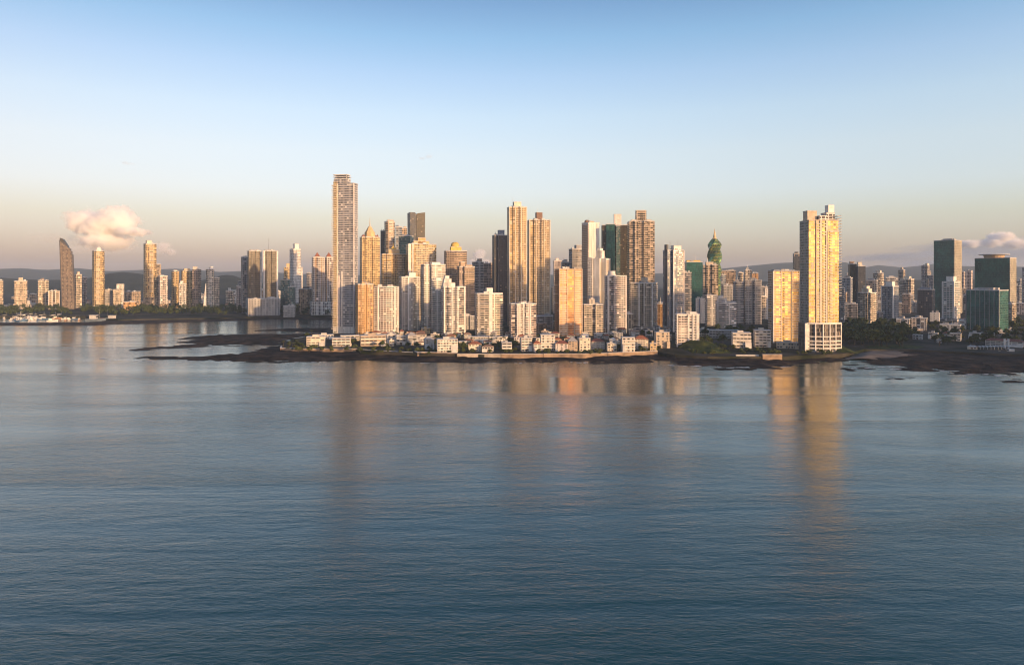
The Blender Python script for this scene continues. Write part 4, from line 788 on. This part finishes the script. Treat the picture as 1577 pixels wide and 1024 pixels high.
PALM = make_palm(); _used = set()
def plant(proto, x, y, z, sc, label, group):
    rz = random.uniform(0, 6.28); s = (sc * random.uniform(.9, 1.2), sc * random.uniform(.9, 1.2), sc)
    if proto.name not in _used:
        _used.add(proto.name); proto.location = (x, y, z); proto.rotation_euler = (0, 0, rz); proto.scale = s; proto['label'] = label; proto['group'] = group; return proto
    return dup(proto, (x, y, z), rz, s, label, group)
def grove(n, pxs, pys, hs, label, group, palms=0.0, z=GZ, seed=0):
    rd = random.Random(seed)
    for i in range(n):
        py = rd.uniform(*pys); D = dist(py, z); X = wx(rd.uniform(*pxs), D); p = rd.random() < palms
        plant(PALM if p else rd.choice(TREES), X, D, z, rd.uniform(*hs) / 9, (label[1] if p else label[0]), (group[1] if p else group[0]))
def tree_belt(name, n, place, seed):
    rd = random.Random(seed); V, Fs = [], []
    for i in range(n):
        x, y, z, h = place(rd)
        for k in range(5):
            c = Vector((x + rd.gauss(0, h * .2), y + rd.gauss(0, h * .2), z + h * rd.uniform(.35, .8))); r = h * rd.uniform(.2, .3)
            for j in range(34):
                v = Vector((rd.gauss(0, 1), rd.gauss(0, 1), rd.gauss(0, 1))).normalized(); p = c + v * r * rd.uniform(.6, 1.05); a = (v + Vector((rd.uniform(-.6, .6), rd.uniform(-.6, .6), rd.uniform(-.2, .8)))).normalized().orthogonal().normalized(); b = v.cross(a); s_ = rd.uniform(.9, 1.9); m = len(V)
                V += [p - a * s_, p - b * s_ * .7, p + a * s_, p + b * s_ * .7]; Fs.append((m, m + 1, m + 2, m + 3))
    me = bpy.data.meshes.new(name); me.from_pydata([tuple(v) for v in V], [], Fs); me.materials.append(LEAF); me.update(); return struct(link(name, me), 'stuff')
def belt_place(rd):
    x, y = rd.uniform(-25, 530), rd.uniform(475.5, 486); D = dist(y); return wx(x, D), D, GZ, rd.uniform(10, 20)
tree_belt('treeline', 330, belt_place, 1)
grove(72, (1298, 1394), (505, 535), (13, 22), ('dark tree in the park right of the curved white podium', ''), ('park trees by the podium', ''), seed=2)
grove(104, (1385, 1585), (499, 533), (8, 15), ('dark tree among the villas below the green office blocks', 'palm among the villas below the green office blocks'), ('trees around the right hand villas', 'palms around the right hand villas'), .12, seed=3)
grove(40, (1060, 1205), (506, 531), (8, 14), ('tree on the slope behind the green bank', ''), ('trees behind the green bank', ''), seed=4)
grove(14, (1560, 1590), (492, 515), (8, 16), ('tall dark tree by the right edge of the photo', ''), ('trees at the right edge', ''), seed=5)
grove(16, (436, 468), (527, 536), (4.5, 7), ('bushy tree at the walled tip of the peninsula', 'low palm at the walled tip of the peninsula'), ('trees at the peninsula tip', 'palms at the peninsula tip'), .4, seed=6)
for x, y, h in ((540, 533, 11), (546, 532, 10), (533, 533, 8), (628, 536, 8), (642, 537, 9), (660, 540, 6), (709, 541, 12), (714, 541, 12), (748, 538, 9), (757, 538, 8), (767, 539, 8), (784, 537, 14), (793, 537, 12), (789, 538, 10), (834, 538, 8), (869, 539, 8), (876, 540, 7), (887, 539, 9), (952, 540, 9), (955, 539, 8), (1015, 540, 7), (1073, 545, 6), (985, 536, 7)):
    D = dist(y); plant(TREES[(x + h) % 3], wx(x, D), D, GZ, h / 9, 'green garden tree between the seafront houses', 'garden trees of the seafront')
grove(60, (470, 1035), (515, 539), (5, 10), ('green garden tree between the seafront houses', 'garden palm between the seafront houses'), ('garden trees of the seafront', 'palms of the seafront gardens'), .35, seed=8)

SHRUB = make_tree('garden_shrub', 'seed', 8, 3.2, [(0, 0, .5, .4), (.35, .1, .42, .3), (-.3, -.1, .4, .32)], LEAF2, .5, 60)
SHRUB['category'] = 'shrub'
rd = random.Random(21)
for i in range(150):
    x = rd.uniform(440, 1010) if i < 105 else rd.uniform(1060, 1290); y = rd.uniform(537.5, 543.5) + (2.5 if x > 640 and x < 935 else 0) + (2.5 if x > 1060 else 0) - (2 if x < 560 else 0) - (1.5 if x > 940 and x < 1020 else 0)
    D = dist(y); plant(SHRUB, wx(x, D), D, GZ, rd.uniform(.8, 2.1), 'low green shrub in the gardens along the sea walls', 'shrubs along the sea walls')
# grassy banks
def grass_mat():
    m, nt, b = newmat('grass'); N = nt.nodes; L = nt.links
    t = N.new('ShaderNodeTexCoord'); n = N.new('ShaderNodeTexNoise'); n.inputs['Scale'].default_value = .12; n.inputs['Detail'].default_value = 8; L.new(t.outputs['Object'], n.inputs['Vector'])
    r = N.new('ShaderNodeValToRGB'); e = r.color_ramp.elements; e[0].position = .38; e[0].color = (.022, .036, .010, 1); e[1].position = .66; e[1].color = (.085, .095, .022, 1); L.new(n.outputs['Fac'], r.inputs[0]); L.new(r.outputs[0], b.inputs['Base Color']); b.inputs['Roughness'].default_value = .9; b.inputs['Specular IOR Level'].default_value = .1
    return m
GRASS = grass_mat()
def mound(name, px0, px1, y0, y1, h, seed):
    xa, xb = wx(px0, y0), wx(px1, y0)
    def fn(X, Y):
        u = (X - (xa + xb) / 2) / ((xb - xa) / 2); v = (Y - y0) / (y1 - y0)
        return GZ - .4 + h * np.clip(1 - np.abs(u) ** 2.5, 0, 1) * np.clip(v * 1.6, 0, 1) ** .7 * np.clip((1 - v) * 5, 0, 1) + fbm(X, Y, 14, 4, seed) * 5.5 * np.clip(1 - u * u, 0, 1)
    heightfield(name, xa, xb, y0, y1, 2.0, fn, GRASS, keep=-99)
    return fn
mf = mound('grass_bank', 1066, 1134, 792, 905, 9, 41)
rd = random.Random(14)
for i in range(26):
    Y = rd.uniform(825, 900); X = wx(rd.uniform(1072, 1130), Y); z = float(mf(np.array([[X]]), np.array([[Y]]))[0, 0])
    plant(rd.choice(TREES), X, Y, z, rd.uniform(.35, .9), 'bushy tree growing on the green bank by the rocks', 'trees on the green bank')
mound('grass_bank', 1292, 1326, 800, 900, 9, 43)
mb = MB(); pts = [gp(x, y, GZ + .06) for x, y in [(1330, 533), (1350, 531), (1400, 531), (1425, 534), (1410, 537), (1340, 537)]]; mb.face([(x, y, GZ + .06) for x, y in pts]); struct(mb.build('lawn', GRASS))

# sand and mud of the low tide
def sand_h(X, Y):
    d = sdpoly(X, Y, [gp(x, y, 1) for x, y in [(1318, 553), (1326, 543), (1345, 540), (1380, 539.5), (1400, 541), (1395, 545), (1420, 549), (1400, 552), (1360, 551), (1338, 553)]]) + fbm(X, Y, 30, 3, 6) * 14
    return np.clip(d / 10, -1, 1) * 1.6 + 1.7 + .25 * fbm(X, Y, 20, 3, 2)
heightfield('beach', 300, 520, 770, 860, 2.5, sand_h, plain((.16, .125, .10), .8, .25, .06), keep=.3)
def far_h(X, Y):
    d = np.maximum(sdpoly(X, Y, [gp(x, y) for x, y in [(-80, 501.5), (60, 501), (130, 501.3), (165, 500.5), (181, 498), (172, 495.5), (130, 497.5), (0, 498), (-80, 498)]]),
                   sdpoly(X, Y, [gp(x, y) for x, y in [(150, 499.5), (231, 498.5), (300, 496), (363, 494), (412, 491.8), (520, 493), (520, 487), (412, 486), (300, 487), (200, 489), (160, 491)]])) + fbm(X, Y, 40, 3, 4) * 10
    return np.clip(d / 12, -1.2, 1) * 2.2 + fbm(X, Y, 16, 3, 8) * 1.2
heightfield('shore_rocks', -1250, -300, 1290, 1640, 4.0, far_h, rock_mat((.020, .015, .012), (.075, .05, .038)), keep=-.8)

# foam where the swell breaks
FOAM = plain((.7, .72, .74), .6, .1, .3)
mb = MB(); rd = random.Random(9)
for x, y, n, s in ((1390, 569, 26, 12), (1362, 566, 14, 9), (1500, 577, 14, 14), (1545, 579, 10, 10), (1140, 566, 8, 9), (1075, 564, 8, 9), (800, 559, 9, 25), (900, 558.5, 8, 18), (480, 558, 7, 12), (230, 555.5, 10, 14), (290, 557, 9, 14), (1322, 567, 6, 6), (1108, 564.5, 5, 5), (1210, 565, 6, 6), (1040, 563, 5, 5), (975, 558.5, 5, 5), (430, 557.5, 6, 6), (345, 556.5, 8, 7), (160, 552.5, 7, 8), (650, 559, 3, 4), (1450, 571, 6, 7), (550, 554, 4, 4), (170, 555, 5, 7)):
    for i in range(n):
        X, Y = gp(x + rd.gauss(0, s), y + rd.gauss(0, .5)); a, b_ = rd.uniform(1.0, 4.0), rd.uniform(.5, 1.4)
        mb.face([(X + a * math.cos(t) * rd.uniform(.7, 1.2), Y + b_ * math.sin(t) * rd.uniform(.7, 1.2), .16 + .02 * i) for t in [k * math.pi / 4 for k in range(8)]])
struct(mb.build('foam', [FOAM]), 'stuff')

# ------------------------------------------------------------------ sea walls
WALLM = plain((.31, .22, .15), .85, .3, .12); WALLG = plain((.24, .19, .16), .9, .3, .15)
def seawall(label, pts, top, mat=WALLM, thick=1.6):
    P = [gp(x, y, GZ) for x, y in pts]; b = MB(); o = offset(P, 1.2); i = offset(P, 1.2 - thick); b.prism(o + list(reversed(i)), -1.0, GZ + top, 0, 0)
    cap = offset(P, 1.4); ci = offset(P, 1.0 - thick)
    root = thing('sea_wall', label, 'wall', (0, 0, 0)); b.build('wall', [mat], root)
    c = MB(); c.prism(cap + list(reversed(ci)), GZ + top + .003, GZ + top + .4, 0, 0, True); c.build('coping', [COLS['lightgrey']], root)
seawall('long pale sea wall round the walled tip of the peninsula', [(434, 534), (433, 537), (470, 538), (520, 538), (549, 538)], .8)
seawall('low dark wall above the rocky gap in the seafront', [(551, 538), (600, 541), (636, 543)], .2, WALLG)
seawall('tan sea wall with a bastion below the white glass house', [(639, 542), (644, 544), (655, 543.5), (703, 545)], 1.0)
seawall('low white sea wall in front of the red roofed houses', [(704, 545.5), (771, 546)], .5, plain((.42, .35, .28), .85, .3, .12))
seawall('brown weathered sea wall in front of the central gardens', [(772, 546), (836, 546)], .6)
seawall('dark stained sea wall below the tall cream house', [(837, 546), (900, 546), (935, 545)], .9)
seawall('tan sea wall ending at the small yellow house', [(936, 545), (1012, 542)], 1.1)
seawall('white terrace wall below the round balcony house', [(1133, 548), (1168, 548)], 1.0, COLS['lightgrey'])
seawall('ribbed tan retaining wall left of the great podium', [(1174, 549), (1204, 549)], 2.2)

# ------------------------------------------------------------------ houses along the water
_win = {}
PLASTER, PLASTER2 = plain((.60, .55, .49), .85, .25, .15), plain((.42, .40, .38), .85, .25, .15)
GLASSM = plain((.035, .035, .042), .15, .2, .5, spec=.5)
def win_mesh(w, h):
    k = (round(w, 1), round(h, 1))
    if k not in _win:
        b = MB(); b.box(-w / 2, w / 2, -.10, .05, -h / 2, h / 2); fr = b.mesh('window', [WPAINT]); g = MB(); g.box(-w / 2 + .14, w / 2 - .14, -.13, -.101, -h / 2 + .14, h / 2 - .14); _win[k] = (fr, g.mesh('pane', [GLASSM]))
    return _win[k]
def house(label, x0, x1, yt, yb, col='white', roof='flat', rel=0.0, k=.8, terrace=False, group=None, name='seafront_house', storeys=None, cat='house', roofcol=None):
    D = dist(yb); phi = math.degrees(math.atan2(wx((x0 + x1) / 2, D), D)); fr, bk = fp_shape('rect', k); rz = R(rel - phi); X, w = fit(fr + bk, rz, x0, x1, D); d = min(k * w, 22)
    h = max(3.2, wz(yt, D) - GZ); root = thing(name, label, cat, (X, D + d * .5, GZ), rz, group); rd = random.Random(int(x0 * 3 + yb * 7))
    n = storeys or max(1, round(h / 3.3)); hw = h if roof == 'flat' else h * .78; fh = hw / n
    wallm = dict(white=PLASTER, lightgrey=PLASTER2).get(col, COLS[col])
    b = MB(); b.box(-w / 2, w / 2, -d / 2, d / 2, -4, hw, 0); b.build('wall', [wallm], root)
    b = MB()
    if roof == 'flat':
        b.box(-w / 2 - .35, w / 2 + .35, -d / 2 - .35, d / 2 + .35, hw + .003, hw + .5, 0); b.build('roof', [COLS[roofcol] if roofcol else COLS['lightgrey']], root)
        if rd.random() < .6: b = MB(); b.box(-w * .2, w * .12, -d * .1, d * .3, hw + .51, hw + 2.6); b.build('stair_hut', [wallm], root)
    else:
        e = .6; A = [(-w / 2 - e, -d / 2 - e, hw), (w / 2 + e, -d / 2 - e, hw), (w / 2 + e, d / 2 + e, hw), (-w / 2 - e, d / 2 + e, hw)]; r = min(w, d) * .42
        if w >= d: P, Q = (-w / 2 + r, 0, h + .8), (w / 2 - r, 0, h + .8); F_ = [[A[0], A[1], Q, P], [A[1], A[2], Q], [A[2], A[3], P, Q], [A[3], A[0], P]]
        else: P, Q = (0, -d / 2 + r, h + .8), (0, d / 2 - r, h + .8); F_ = [[A[0], A[1], P], [A[1], A[2], Q, P], [A[2], A[3], Q], [A[3], A[0], P, Q]]
        for f in F_: b.face(f)
        b.face(list(reversed(A))); b.build('roof', [COLS[roofcol] if roofcol else TERRA], root)
    nb = max(2, int(w / rd.choice([3.2, 4.0, 5.2]))); bw = w / nb; band = rd.random() < .6
    if w > 9 and rd.random() < .6:
        a = rd.choice([-1, 1]); x_ = sorted((a * w * .5, a * w * rd.uniform(.05, .3))); hh_ = max(3, hw * rd.uniform(.35, .6)); b = MB(); b.box(x_[0] + .1, x_[1] - .1, -d / 2 - rd.uniform(2, 4.5), -d / 2 - .15, -4, hh_); b.build('wing', [COLS[rd.choice([col, 'white', 'lightgrey'])]], root)
    for s in range(n):
        for i in range(nb):
            if rd.random() < .12: continue
            ww, wh = ((bw * .86, min(fh * .5, 1.7)) if band else (min(rd.choice([1.4, 2.2, 3.0]), bw * .8), min(fh * .66, rd.choice([1.4, 2.1, 2.4])))); fm, pm = win_mesh(ww, wh)
            o = link('window', fm, root, (-w / 2 + (i + .5) * bw, -d / 2, s * fh + fh * .52)); link('pane', pm, o)
        for sx in (-1, 1):
            for i in range(max(1, int(d / 6))):
                fm, pm = win_mesh(1.6, min(fh * .5, 1.6)); o = link('window', fm, root, (sx * w / 2, -d / 2 + (i + .5) * d / max(1, int(d / 6)), s * fh + fh * .55)); o.rotation_euler = (0, 0, sx * math.pi / 2); link('pane', pm, o)
        if terrace and s > 0:
            b = MB(); b.box(-w / 2 - .2, w / 2 + .2, -d / 2 - 2.0, -d / 2 - .14, s * fh - .2, s * fh + .05); b.box(-w / 2 - .2, w / 2 + .2, -d / 2 - 2.0, -d / 2 - 1.85, s * fh + .051, s * fh + .95); b.build('balcony', [COLS['white']], root)
    b = MB(); b.box(w * .02 - .6, w * .02 + .6, -d / 2 - .16, -d / 2 - .1, 0, 2.2); b.build('door', [COLS['brown']], root)
    return root
house('long cream mansion with arched windows near the peninsula tip', 470, 500, 519, 533, 'cream', 'flat', -8, .5)
house('flat white roofed villa behind the cream mansion', 484, 512, 516, 522, 'white', 'flat', 5, .5)
house('white terraced villa right of the cream mansion', 510, 540, 521, 534, 'white', 'flat', -10, .5, True)
house('pale villa at the foot of the tallest tower', 522, 552, 517, 525, 'cream', 'flat', 5, .5)
house('tan three storey block of long open galleries', 553, 593, 517, 533, 'tan', 'flat', 4, .4, True, storeys=3)
house('grey white terrace house with stacked balconies', 594, 609, 516, 529, 'white', 'flat', 6, .7, True)
house('lilac grey terrace house beside the stacked balconies', 609, 624, 518, 531, 'lightgrey', 'flat', 6, .7, True)
house('grey gabled house with steep sloping roofs', 624, 641, 513, 532, 'lightgrey', 'hip', 14, .9, roofcol='grey')
house('long sloping roofed white house above the bastion wall', 638, 656, 512, 528, 'white', 'hip', -8, .9, roofcol='brown')
house('bluish white house with tall arched openings', 652, 668, 519, 538, 'lightgrey', 'hip', 8, .8, roofcol='grey')
house('modern white house with big glass front', 671, 704, 523, 543, 'white', 'flat', 6, .6, True)
house('small yellow house behind the modern white one', 648, 662, 506, 514, 'ochre', 'flat', 0, .7)
house('low house under a broad red tile roof by the hedge trees', 720, 741, 527, 541, 'cream', 'hip', 4, .8)
house('long blank white garden building with flat roof', 720, 752, 519, 528, 'white', 'flat', 0, .4)
house('second blank white garden building right of the first', 753, 782, 519, 528, 'white', 'flat', 3, .4)
house('little white pavilion house among dense garden trees', 742, 760, 532, 542, 'white', 'hip', -4, .7, roofcol='brown')
house('dim white house with balconies behind the tall garden trees', 772, 788, 528, 541, 'lightgrey', 'flat', 5, .8, True)
house('white stacked house left of the first central red roof', 801, 819, 521, 541, 'white', 'flat', 10, .8, True)
house('narrow house with a red roof between two white houses', 820, 834, 526, 542, 'pink', 'hip', 12, .9)
house('wide white house of three strong horizontal terraces', 832, 855, 516, 540, 'white', 'flat', 6, .7, True)
house('pink house under a big dark red hip roof', 856, 877, 526, 541, 'pink', 'hip', -6, .8, roofcol='brick')
house('tan house with a grey pyramid roof', 874, 890, 521, 541, 'tan', 'hip', 10, .9, roofcol='grey')
house('tall plain cream house, three storeys, on the sea wall', 890, 910, 521, 541, 'cream', 'flat', 14, .8)
house('white house with dark window row and small red roof', 910, 932, 523, 538, 'white', 'hip', 8, .7, roofcol='brick')
house('yellow lit garage like house on the sea wall', 935, 951, 529, 541, 'cream', 'flat', 8, .8)
house('white three storey house over a row of boat sheds', 957, 979, 520, 542, 'white', 'flat', 10, .7, True)
house('peach house with a red gabled roof', 977, 1000, 518, 538, 'cream', 'hip', 8, .8, roofcol='terra')
house('tiny sunlit yellow house at the end of the tan wall', 1001, 1012, 529, 541, 'ochre', 'flat', 8, .9)
house('square grey tan villa block beside the white striped tower', 1009, 1033, 512, 536, 'beige', 'flat', 12, .8)
house('flat white roofed long building behind the seafront row', 915, 937, 514, 520, 'white', 'flat', 3, .5)
house('grey steel roofed long shed behind the seafront row', 937, 960, 513, 522, 'lightgrey', 'flat', 3, .5)
house('cream house stepping up the slope by the green bank', 1077, 1093, 507, 518, 'cream', 'flat', 6, .7, True)
house('long grey bunker like building above the green bank', 1094, 1140, 509, 521, 'grey', 'flat', 3, .3)
house('white house of four curved looking balcony floors', 1129, 1160, 513, 536, 'white', 'flat', 8, .7, True, storeys=4)
house('cream block with terraces left of the golden block', 1163, 1190, 509, 535, 'cream', 'flat', 10, .7, True)
house('low flat garage terrace at the foot of the golden block', 1198, 1234, 528, 537, 'beige', 'flat', 4, .4)
house('white flat roofed villa in the shade below blue tower', 1432, 1448, 513, 522, 'white', 'flat', -8, .7)
house('white villa with square openings in the shade', 1466, 1484, 514, 525, 'white', 'flat', -6, .7)
house('long white two storey villa below the green glass block', 1495, 1514, 513, 524, 'white', 'flat', -8, .6, True)
house('white villa with black window bands near the pier', 1514, 1536, 513, 522, 'white', 'flat', -4, .6, True)
house('small grey villa half hidden by trees', 1408, 1424, 516, 523, 'lightgrey', 'flat', -8, .7)
house('low white shed with a sunlit gable by the rocks', 1492, 1508, 533, 538, 'cream', 'hip', -10, .6, roofcol='lightgrey')
house('long low restaurant with a red roof by the pier', 1522, 1582, 523, 534, 'white', 'hip', -6, .3, roofcol='brick')
for i, (x, y, w_, h_) in enumerate([(602, 521, 14, 7), (632, 517, 12, 6), (690, 520, 14, 6), (738, 516, 12, 5), (800, 517, 14, 6), (815, 523, 10, 6), (848, 519, 14, 5), (880, 521, 12, 6), (900, 517, 14, 5), (925, 521, 12, 5), (948, 526, 10, 6), (975, 516, 12, 5), (1000, 517, 12, 7), (586, 522, 10, 5), (565, 519, 12, 5), (1060, 530, 10, 5), (1460, 518, 12, 6), (1448, 528, 9, 4), (1418, 511, 12, 5), (1395, 512, 10, 5), (1545, 516, 14, 6), (1560, 512, 12, 5)]):
    house('small plain house squeezed in behind the first row of the seafront' if x < 1100 else 'small plain house among the trees of the shaded right shore', x - w_ / 2, x + w_ / 2, y - h_, y, ['white', 'cream', 'lightgrey', 'pink', 'white'][i % 5], ['flat', 'hip', 'flat'][i % 3], [8, -6, 12][i % 3], .8, group='back row seafront houses' if x < 1100 else 'houses among the right shore trees')
hr = random.Random(55)
for i in range(60):
    x, y = hr.uniform(560, 1030), hr.uniform(512, 534); w_ = hr.uniform(7, 15)
    house('small plain house squeezed in behind the first row of the seafront', x - w_ / 2, x + w_ / 2, y - hr.uniform(4, 10), y, hr.choice(['white', 'cream', 'lightgrey', 'pink', 'tan', 'beige', 'cream']), hr.choice(['flat', 'hip', 'hip']), hr.uniform(-20, 25), hr.uniform(.5, 1), hr.random() < .3, group='back row seafront houses', roofcol=hr.choice([None, None, 'brick', 'grey', 'brown', 'white']))
fr = random.Random(77)
for i in range(26):
    py = fr.uniform(466, 474); D = dist(py); x = fr.uniform(0, 470)
    house('low house roof showing among the trees of the far shore', x - 4, x + 4 + fr.uniform(0, 4), py - fr.uniform(3, 6), py, fr.choice(['cream', 'white', 'pink', 'tan']), fr.choice(['flat', 'hip']), fr.uniform(-20, 20), .7, group='low houses of the far shore', name='shore_house')

# white pylon, pier and a moored boat on the right, fishing boats on the left
D = dist(536); X = wx(1550, D); t = thing('pylon', 'white twin post pylon standing by the pier restaurant', 'monument', (X, D, GZ))
for s in (-1, 1):
    b = MB(); b.box(s * 2.4 - .8, s * 2.4 + .8, -.8, .8, -2, 11.5); b.build('post', [WPAINT], t)
b = MB(); b.box(-1.59, 1.59, -.6, .6, 8.4, 9.6); b.build('crossbar', [WPAINT], t)
D = dist(541, 3); t = thing('awning', 'row of white zigzag awnings along the pier restaurant', 'awning', (wx(1532, D), D, GZ))
for i in range(9):
    b = MB(); x = (i - 4.5) * 4.4; P = [(x, 0, 4.2), (x + 2.2, 0, 3.0), (x + 4.4, 0, 4.2), (x + 4.4, 6, 4.2), (x + 2.2, 6, 3.0), (x, 6, 4.2)]
    b.face([P[0], P[1], P[4], P[5]]); b.face([P[1], P[2], P[3], P[4]]); b.build('canopy', [WPAINT], t)
    b = MB(); b.tube((x + 2.2, .3, -3), (x + 2.2, .3, 3.0), .15, .15, 5); b.build('post', [WPAINT], t)
def hull(b, L, W, H, mi=0):
    n = 8; sec = []
    for i in range(n + 1):
        u = i / n; ww = W / 2 * (1 - max(0, (u - .55) / .45) ** 2) * (.85 + .15 * min(1, u * 4)) + .02; sheer = H * (1 + .45 * max(0, (u - .4) / .6) ** 2)
        sec.append([(-L / 2 + L * u, -ww, sheer), (-L / 2 + L * u * .97, -ww * .6, -.3), (-L / 2 + L * u * .97, ww * .6, -.3), (-L / 2 + L * u, ww, sheer)])
    for i in range(n):
        for j in range(3): b.face([sec[i][j], sec[i + 1][j], sec[i + 1][j + 1], sec[i][j + 1]], None, mi)
        b.face([sec[i][3], sec[i + 1][3], sec[i + 1][0], sec[i][0]], None, mi)
    b.face(sec[0], None, mi)
def boat(label, L, hm, cm, loc, rz, mast=True, group=None):
    t = thing('fishing_boat', label, 'boat', loc, rz, group); b = MB(); hull(b, L, L * .3, L * .11); b.build('hull', [hm], t)
    b = MB(); b.box(-L * .32, -L * .02, -L * .10, L * .10, L * .1, L * .27); b.box(-L * .34, .0, -L * .12, L * .12, L * .271, L * .29); b.build('cabin', [cm], t)
    b = MB(); b.box(-L * .019, -L * .012, -L * .08, L * .08, L * .18, L * .25); b.build('window', [GLASSM], t)
    if mast: b = MB(); b.tube((L * .08, 0, L * .1), (L * .08, 0, L * .62), .12, .06, 5); b.build('mast', [STEEL], t)
    return t
boat('large pale boat hull lying on the shore by the pier restaurant', 20, COLS['cream'], WPAINT, (*gp(1552, 545, 2), 2.2), R(170))
BO = [boat('white fishing boat in the basin on the far left', 15, WPAINT, WPAINT, (*gp(20, 493), 0), R(10), True, 'white fishing boats in the basin'),
      boat('rust coloured fishing boat in the basin on the far left', 16, plain((.35, .2, .13)), COLS['cream'], (*gp(40, 492), 0), R(-20), True, 'rust coloured fishing boats in the basin'),
      boat('blue hulled fishing boat in the basin on the far left', 17, plain((.10, .18, .30)), WPAINT, (*gp(116, 492), 0), R(0), True, 'blue fishing boats in the basin')]
rd = random.Random(31)
for i in range(62):
    o = BO[rd.choice([0, 0, 0, 0, 1, 1, 2])]; x = rd.triangular(-6, 132, 30); dup(o, (*gp(x, rd.uniform(485.5, 495)), 0), rd.uniform(0, 6.28), rd.uniform(.8, 1.5), o['label'], o['group'])
boat('large grey blue trawler moored at the breakwater end', 44, plain((.16, .2, .25)), COLS['lightgrey'], (*gp(150, 494.5), 0), R(6))
boat('long red hulled trawler at the tip of the breakwater', 40, plain((.28, .10, .07)), COLS['lightgrey'], (*gp(168, 494), 0), R(174))
